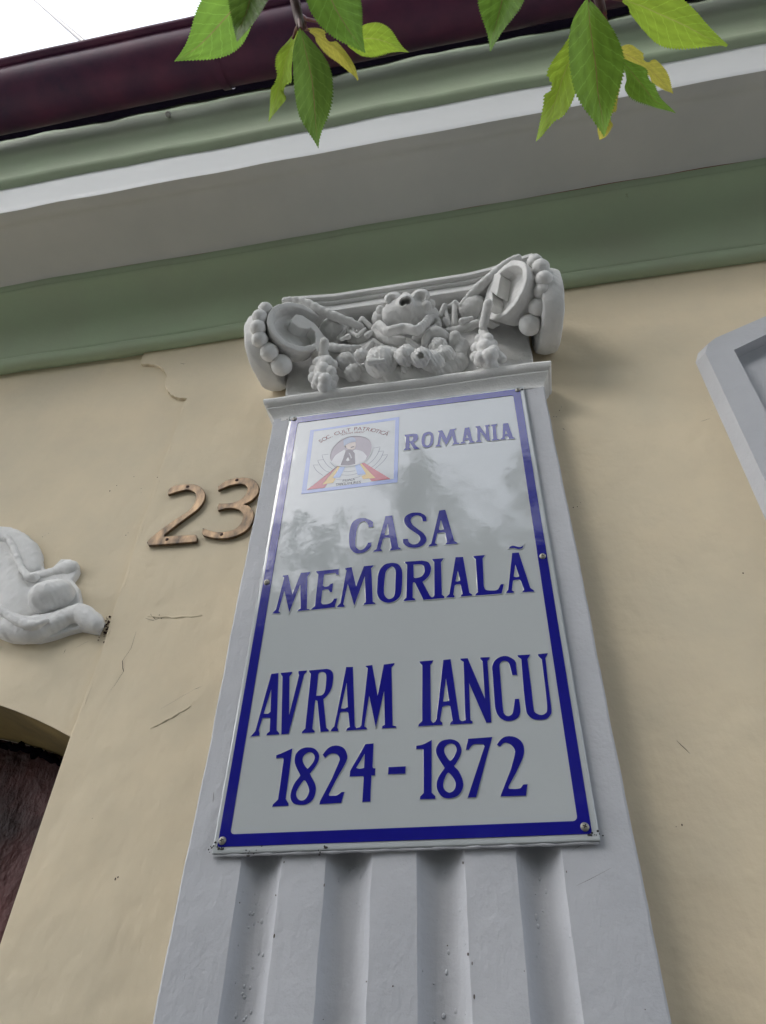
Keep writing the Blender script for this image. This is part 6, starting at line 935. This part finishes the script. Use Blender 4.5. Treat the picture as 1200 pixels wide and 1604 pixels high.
for n_, P, r0 in TWIGS:
    D_ = [tuple(Vector(P[min(int(s), len(P)-2)]).lerp(Vector(P[min(int(s), len(P)-2)+1]), s-min(int(s), len(P)-2))) for s in np.linspace(0, len(P)-1, 4*len(P))]
    link(n_, tube(tr(D_), [r0*(1.25-.45*k/(len(D_)-1)) for k in range(len(D_))], 8), twigm if n_ == 'twig' else petm, tree)
t1, t2 = Vector(TWIGS[0][1][0]), Vector(TWIGS[1][1][0])
fork = Vector((.55, -1.75, 3.0))
link('limb', tube(tr([(1.3, -2.35, 2.15), (1.0, -2.1, 2.6), tuple(fork), (.25, -1.45, 2.85), tuple((t2+Vector((.1, -.15, .3)))), tuple(t2)]), [.05, .035, .02, .011, .006, .004], 8), bark, tree)
link('limb', tube(tr([tuple(fork), (.15, -1.6, 2.95), (-.1, -1.35, 2.75), tuple((t1+Vector((.02, -.12, .25)))), tuple(t1)]), [.018, .012, .009, .006, .004], 8), bark, tree)
link('limb', tube(tr([(1.3, -2.35, 2.2), (1.1, -2.9, 3.0), (.4, -3.0, 3.7), (-.5, -2.9, 4.1)]), [.05, .04, .025, .01], 8), bark, tree)
link('limb', tube(tr([(1.3, -2.35, 2.2), (1.7, -2.6, 3.1), (2.2, -2.6, 3.8)]), [.05, .035, .015], 8), bark, tree)
link('limb', tube(tr([(1.1, -2.9, 3.0), (.6, -2.5, 4.0), (.1, -2.25, 4.6), (-.3, -2.2, 4.95)]), [.03, .018, .01, .005], 8), bark, tree)
link('trunk', tube(tr([(1.32, -2.37, -.01), (1.3, -2.35, .15), (1.27, -2.33, 1.1), (1.3, -2.35, 2.25)]), [.12, .085, .075, .065], 14), bark, tree)
def leaf_cloud(centres, n, size, seed, droop=.5):
    g = np.random.default_rng(seed); V = []; Fc = []
    shape = [(0, 0, 0), (.22, .3, .04), (.25, .55, .03), (0, 1, -.05), (-.25, .55, .03), (-.22, .3, .04)]
    for k in range(n):
        c, rad_ = centres[g.integers(len(centres))]
        d = g.normal(size=3); d /= np.linalg.norm(d); p = np.array(c)+d*np.array(rad_)*g.random()**.4
        ax = d*.7+g.normal(size=3)*.6+np.array((0, 0, -droop)); ax /= np.linalg.norm(ax); sd = np.cross(ax, g.normal(size=3)); sd /= np.linalg.norm(sd); up = np.cross(sd, ax); s = size*g.uniform(.7, 1.25)
        b = len(V)
        for a_, l_, h_ in shape: V.append(p+(sd*a_*.9+ax*l_+up*h_)*s)
        Fc += [(b, b+1, b+2, b+3), (b, b+3, b+4, b+5)]
    return V, Fc
CH = [((-.28, -2.2, 4.80), (.07, .08, .24)), ((-.36, -2.2, 4.66), (.1, .08, .1)), ((-.2, -2.2, 4.52), (.2, .15, .14)), ((.36, -2.2, 4.68), (.15, .14, .26)), ((.44, -2.2, 4.4), (.16, .14, .2)), ((-1.02, -2.2, 4.36), (.2, .15, .16)), ((-.7, -2.2, 4.3), (.2, .15, .14)), ((-.1, -2.25, 4.22), (.3, .2, .16)), ((-1.3, -2.4, 4.1), (.25, .2, .2)), ((.1, -2.3, 4.1), (.3, .2, .16)), ((.7, -2.2, 3.6), (.4, .3, .4)), ((1.6, -2.6, 3.8), (.6, .5, .5)), ((-.9, -2.7, 4.0), (.35, .25, .25))]
SHADE_CANOPY = []  # unseen canopy added to shade the wall, kept out of the plaque's reflection
for cx in np.arange(-5.2, 5.3, .65):
    for cy in np.arange(-1.75, -5.2, -.6):
        zl = 3.05+1.32*abs(cy) if -2.6 < cx < 1.3 else 4.3+.25*abs(cy)
        SHADE_CANOPY.append(((cx, cy, zl+.55), (.5, .45, .38)))

V, Fc = leaf_cloud(CH, 760, .12, 5, .9)
V2, F2 = leaf_cloud(SHADE_CANOPY, 9000, .24, 9, .6); nb = len(V); V = V+V2; Fc = Fc+[tuple(q+nb for q in f_) for f_ in F2]
link('foliage_and_shade', mesh_from(np.array(V)-np.array(TO), Fc), treeleaf2, tree, kind='stuff')  # reflected sprigs together with the added shade canopy

# ---------------------------------------------------------------- trees across the street (seen only as reflections in the enamel)
crown_me = {}
def street_tree(x, y, h, s, seed, label):
    t = thing('street_tree', label, 'tree', (x, y, 0), 'trees across the street')
    if seed not in crown_me:
        g = random.Random(seed); C_ = []
        for k in range(9): C_.append(((g.uniform(-1.1, 1.1), g.uniform(-.9, .9), g.uniform(2.6, 5.6)), (g.uniform(.6, 1.1),)*3))
        for k in range(3): C_.append(((g.uniform(-.8, .8), g.uniform(-.5, .5), g.uniform(5.6, 6.2)), (g.uniform(.35, .6),)*3))
        V, Fc = leaf_cloud(C_, 5200, .26, seed); crown_me[seed] = mesh_from(V, Fc)
    c = link('crown', crown_me[seed], treeleaf, t); c.scale = (s, s, h/6.4)
    link('trunk', tube([(0, 0, -.01), (.02, 0, 1.2), (-.03, .05, 2.6), (.05, 0, 4.2)], [.2, .15, .12, .05], 10), bark, t)
for i, (x, y, h, s) in enumerate([(-4.6, -9.0, 8.8, 1.35), (-2.0, -8.8, 9.3, 1.3), (.6, -9.1, 9.6, 1.35), (3.4, -9.3, 8.8, 1.35)]):
    street_tree(x, y, h, s, 20+i % 3, ['leftmost tall tree on the pavement across the street', 'tall tree across the street straight in front of the plaque', 'tallest tree on the pavement across the street', 'rightmost tall tree on the pavement across the street'][i])
shade_crown_me = None
def add_shade_tree(x, y, label, seed):  # added out of view to darken the lower wall
    global shade_crown_me
    t = thing('shade_tree', label, 'tree', (x, y, 0), 'added unseen shade trees along the kerb')
    if shade_crown_me is None:
        C_ = [((gx, gy, gz), (.42, .34, .36)) for gx in (-.8, -.27, .27, .8) for gy in (-.25, .25) for gz in (1.15, 1.75, 2.35, 2.85)]
        C_ += [((-.5, 0, 3.2), (.35, .3, .3)), ((.45, .1, 3.25), (.4, .3, .28))]
        V, Fc = leaf_cloud(C_, 6500, .13, 77, .6); shade_crown_me = mesh_from(V, Fc)
    c = link('crown', shade_crown_me, treeleaf2, t); c.rotation_euler = (0, 0, [.0, math.pi, .1, math.pi+.12][seed % 4])
    link('trunk', tube([(0, 0, -.01), (.02, 0, .5), (0, .02, 1.2), (.02, 0, 2.6)], [.07, .05, .045, .02], 8), bark, t)
for i, (x, lb) in enumerate([(-1.7, 'added unseen shade tree by the kerb left of the plaque'), (.3, 'added unseen shade tree by the kerb facing the plaque')]):
    add_shade_tree(x, -2.45, lb, i)


# ---------------------------------------------------------------- unseen houses across the street behind the trees, added to block low sky
hm = M('far_plaster', (.42, .38, .32), .85, .1, 1.5); hm2 = M('far_plaster_grey', (.36, .36, .35), .85, .1, 1.5); wm = M('far_window', (.05, .06, .07), .2)
for i, (x0, x1, h_, m_) in enumerate([(-26, -13.2, 6.4, hm2), (-13, -1.2, 6.0, hm), (-1, 9.8, 6.6, hm2), (10, 24, 6.1, hm)]):
    h = thing('far_house', ['unseen grey two storey house far left across the street', 'unseen cream house across the street facing the plaque', 'unseen grey house across the street right of the cream one', 'unseen cream house at the far right across the street'][i], 'building', ((x0+x1)/2, -13, 0))
    w_ = (x1-x0)/2
    link('wall', slab(-w_, w_, -6, 0, 0, h_), m_, h)
    V = [(-w_, .3, h_), (w_, .3, h_), (w_, -3, h_+1.7), (-w_, -3, h_+1.7), (-w_, -6.3, h_), (w_, -6.3, h_)]
    link('roof', mesh_from(V, [(0, 1, 2, 3), (3, 2, 5, 4)]), tile_m, h)
    k = int(w_*2/2.4)
    for q in range(k):
        for zz in (1.0, 3.9): link('window', slab(-w_+.9+q*2.4, -w_+1.9+q*2.4, -.05, .012, zz, zz+1.5), wm, h)
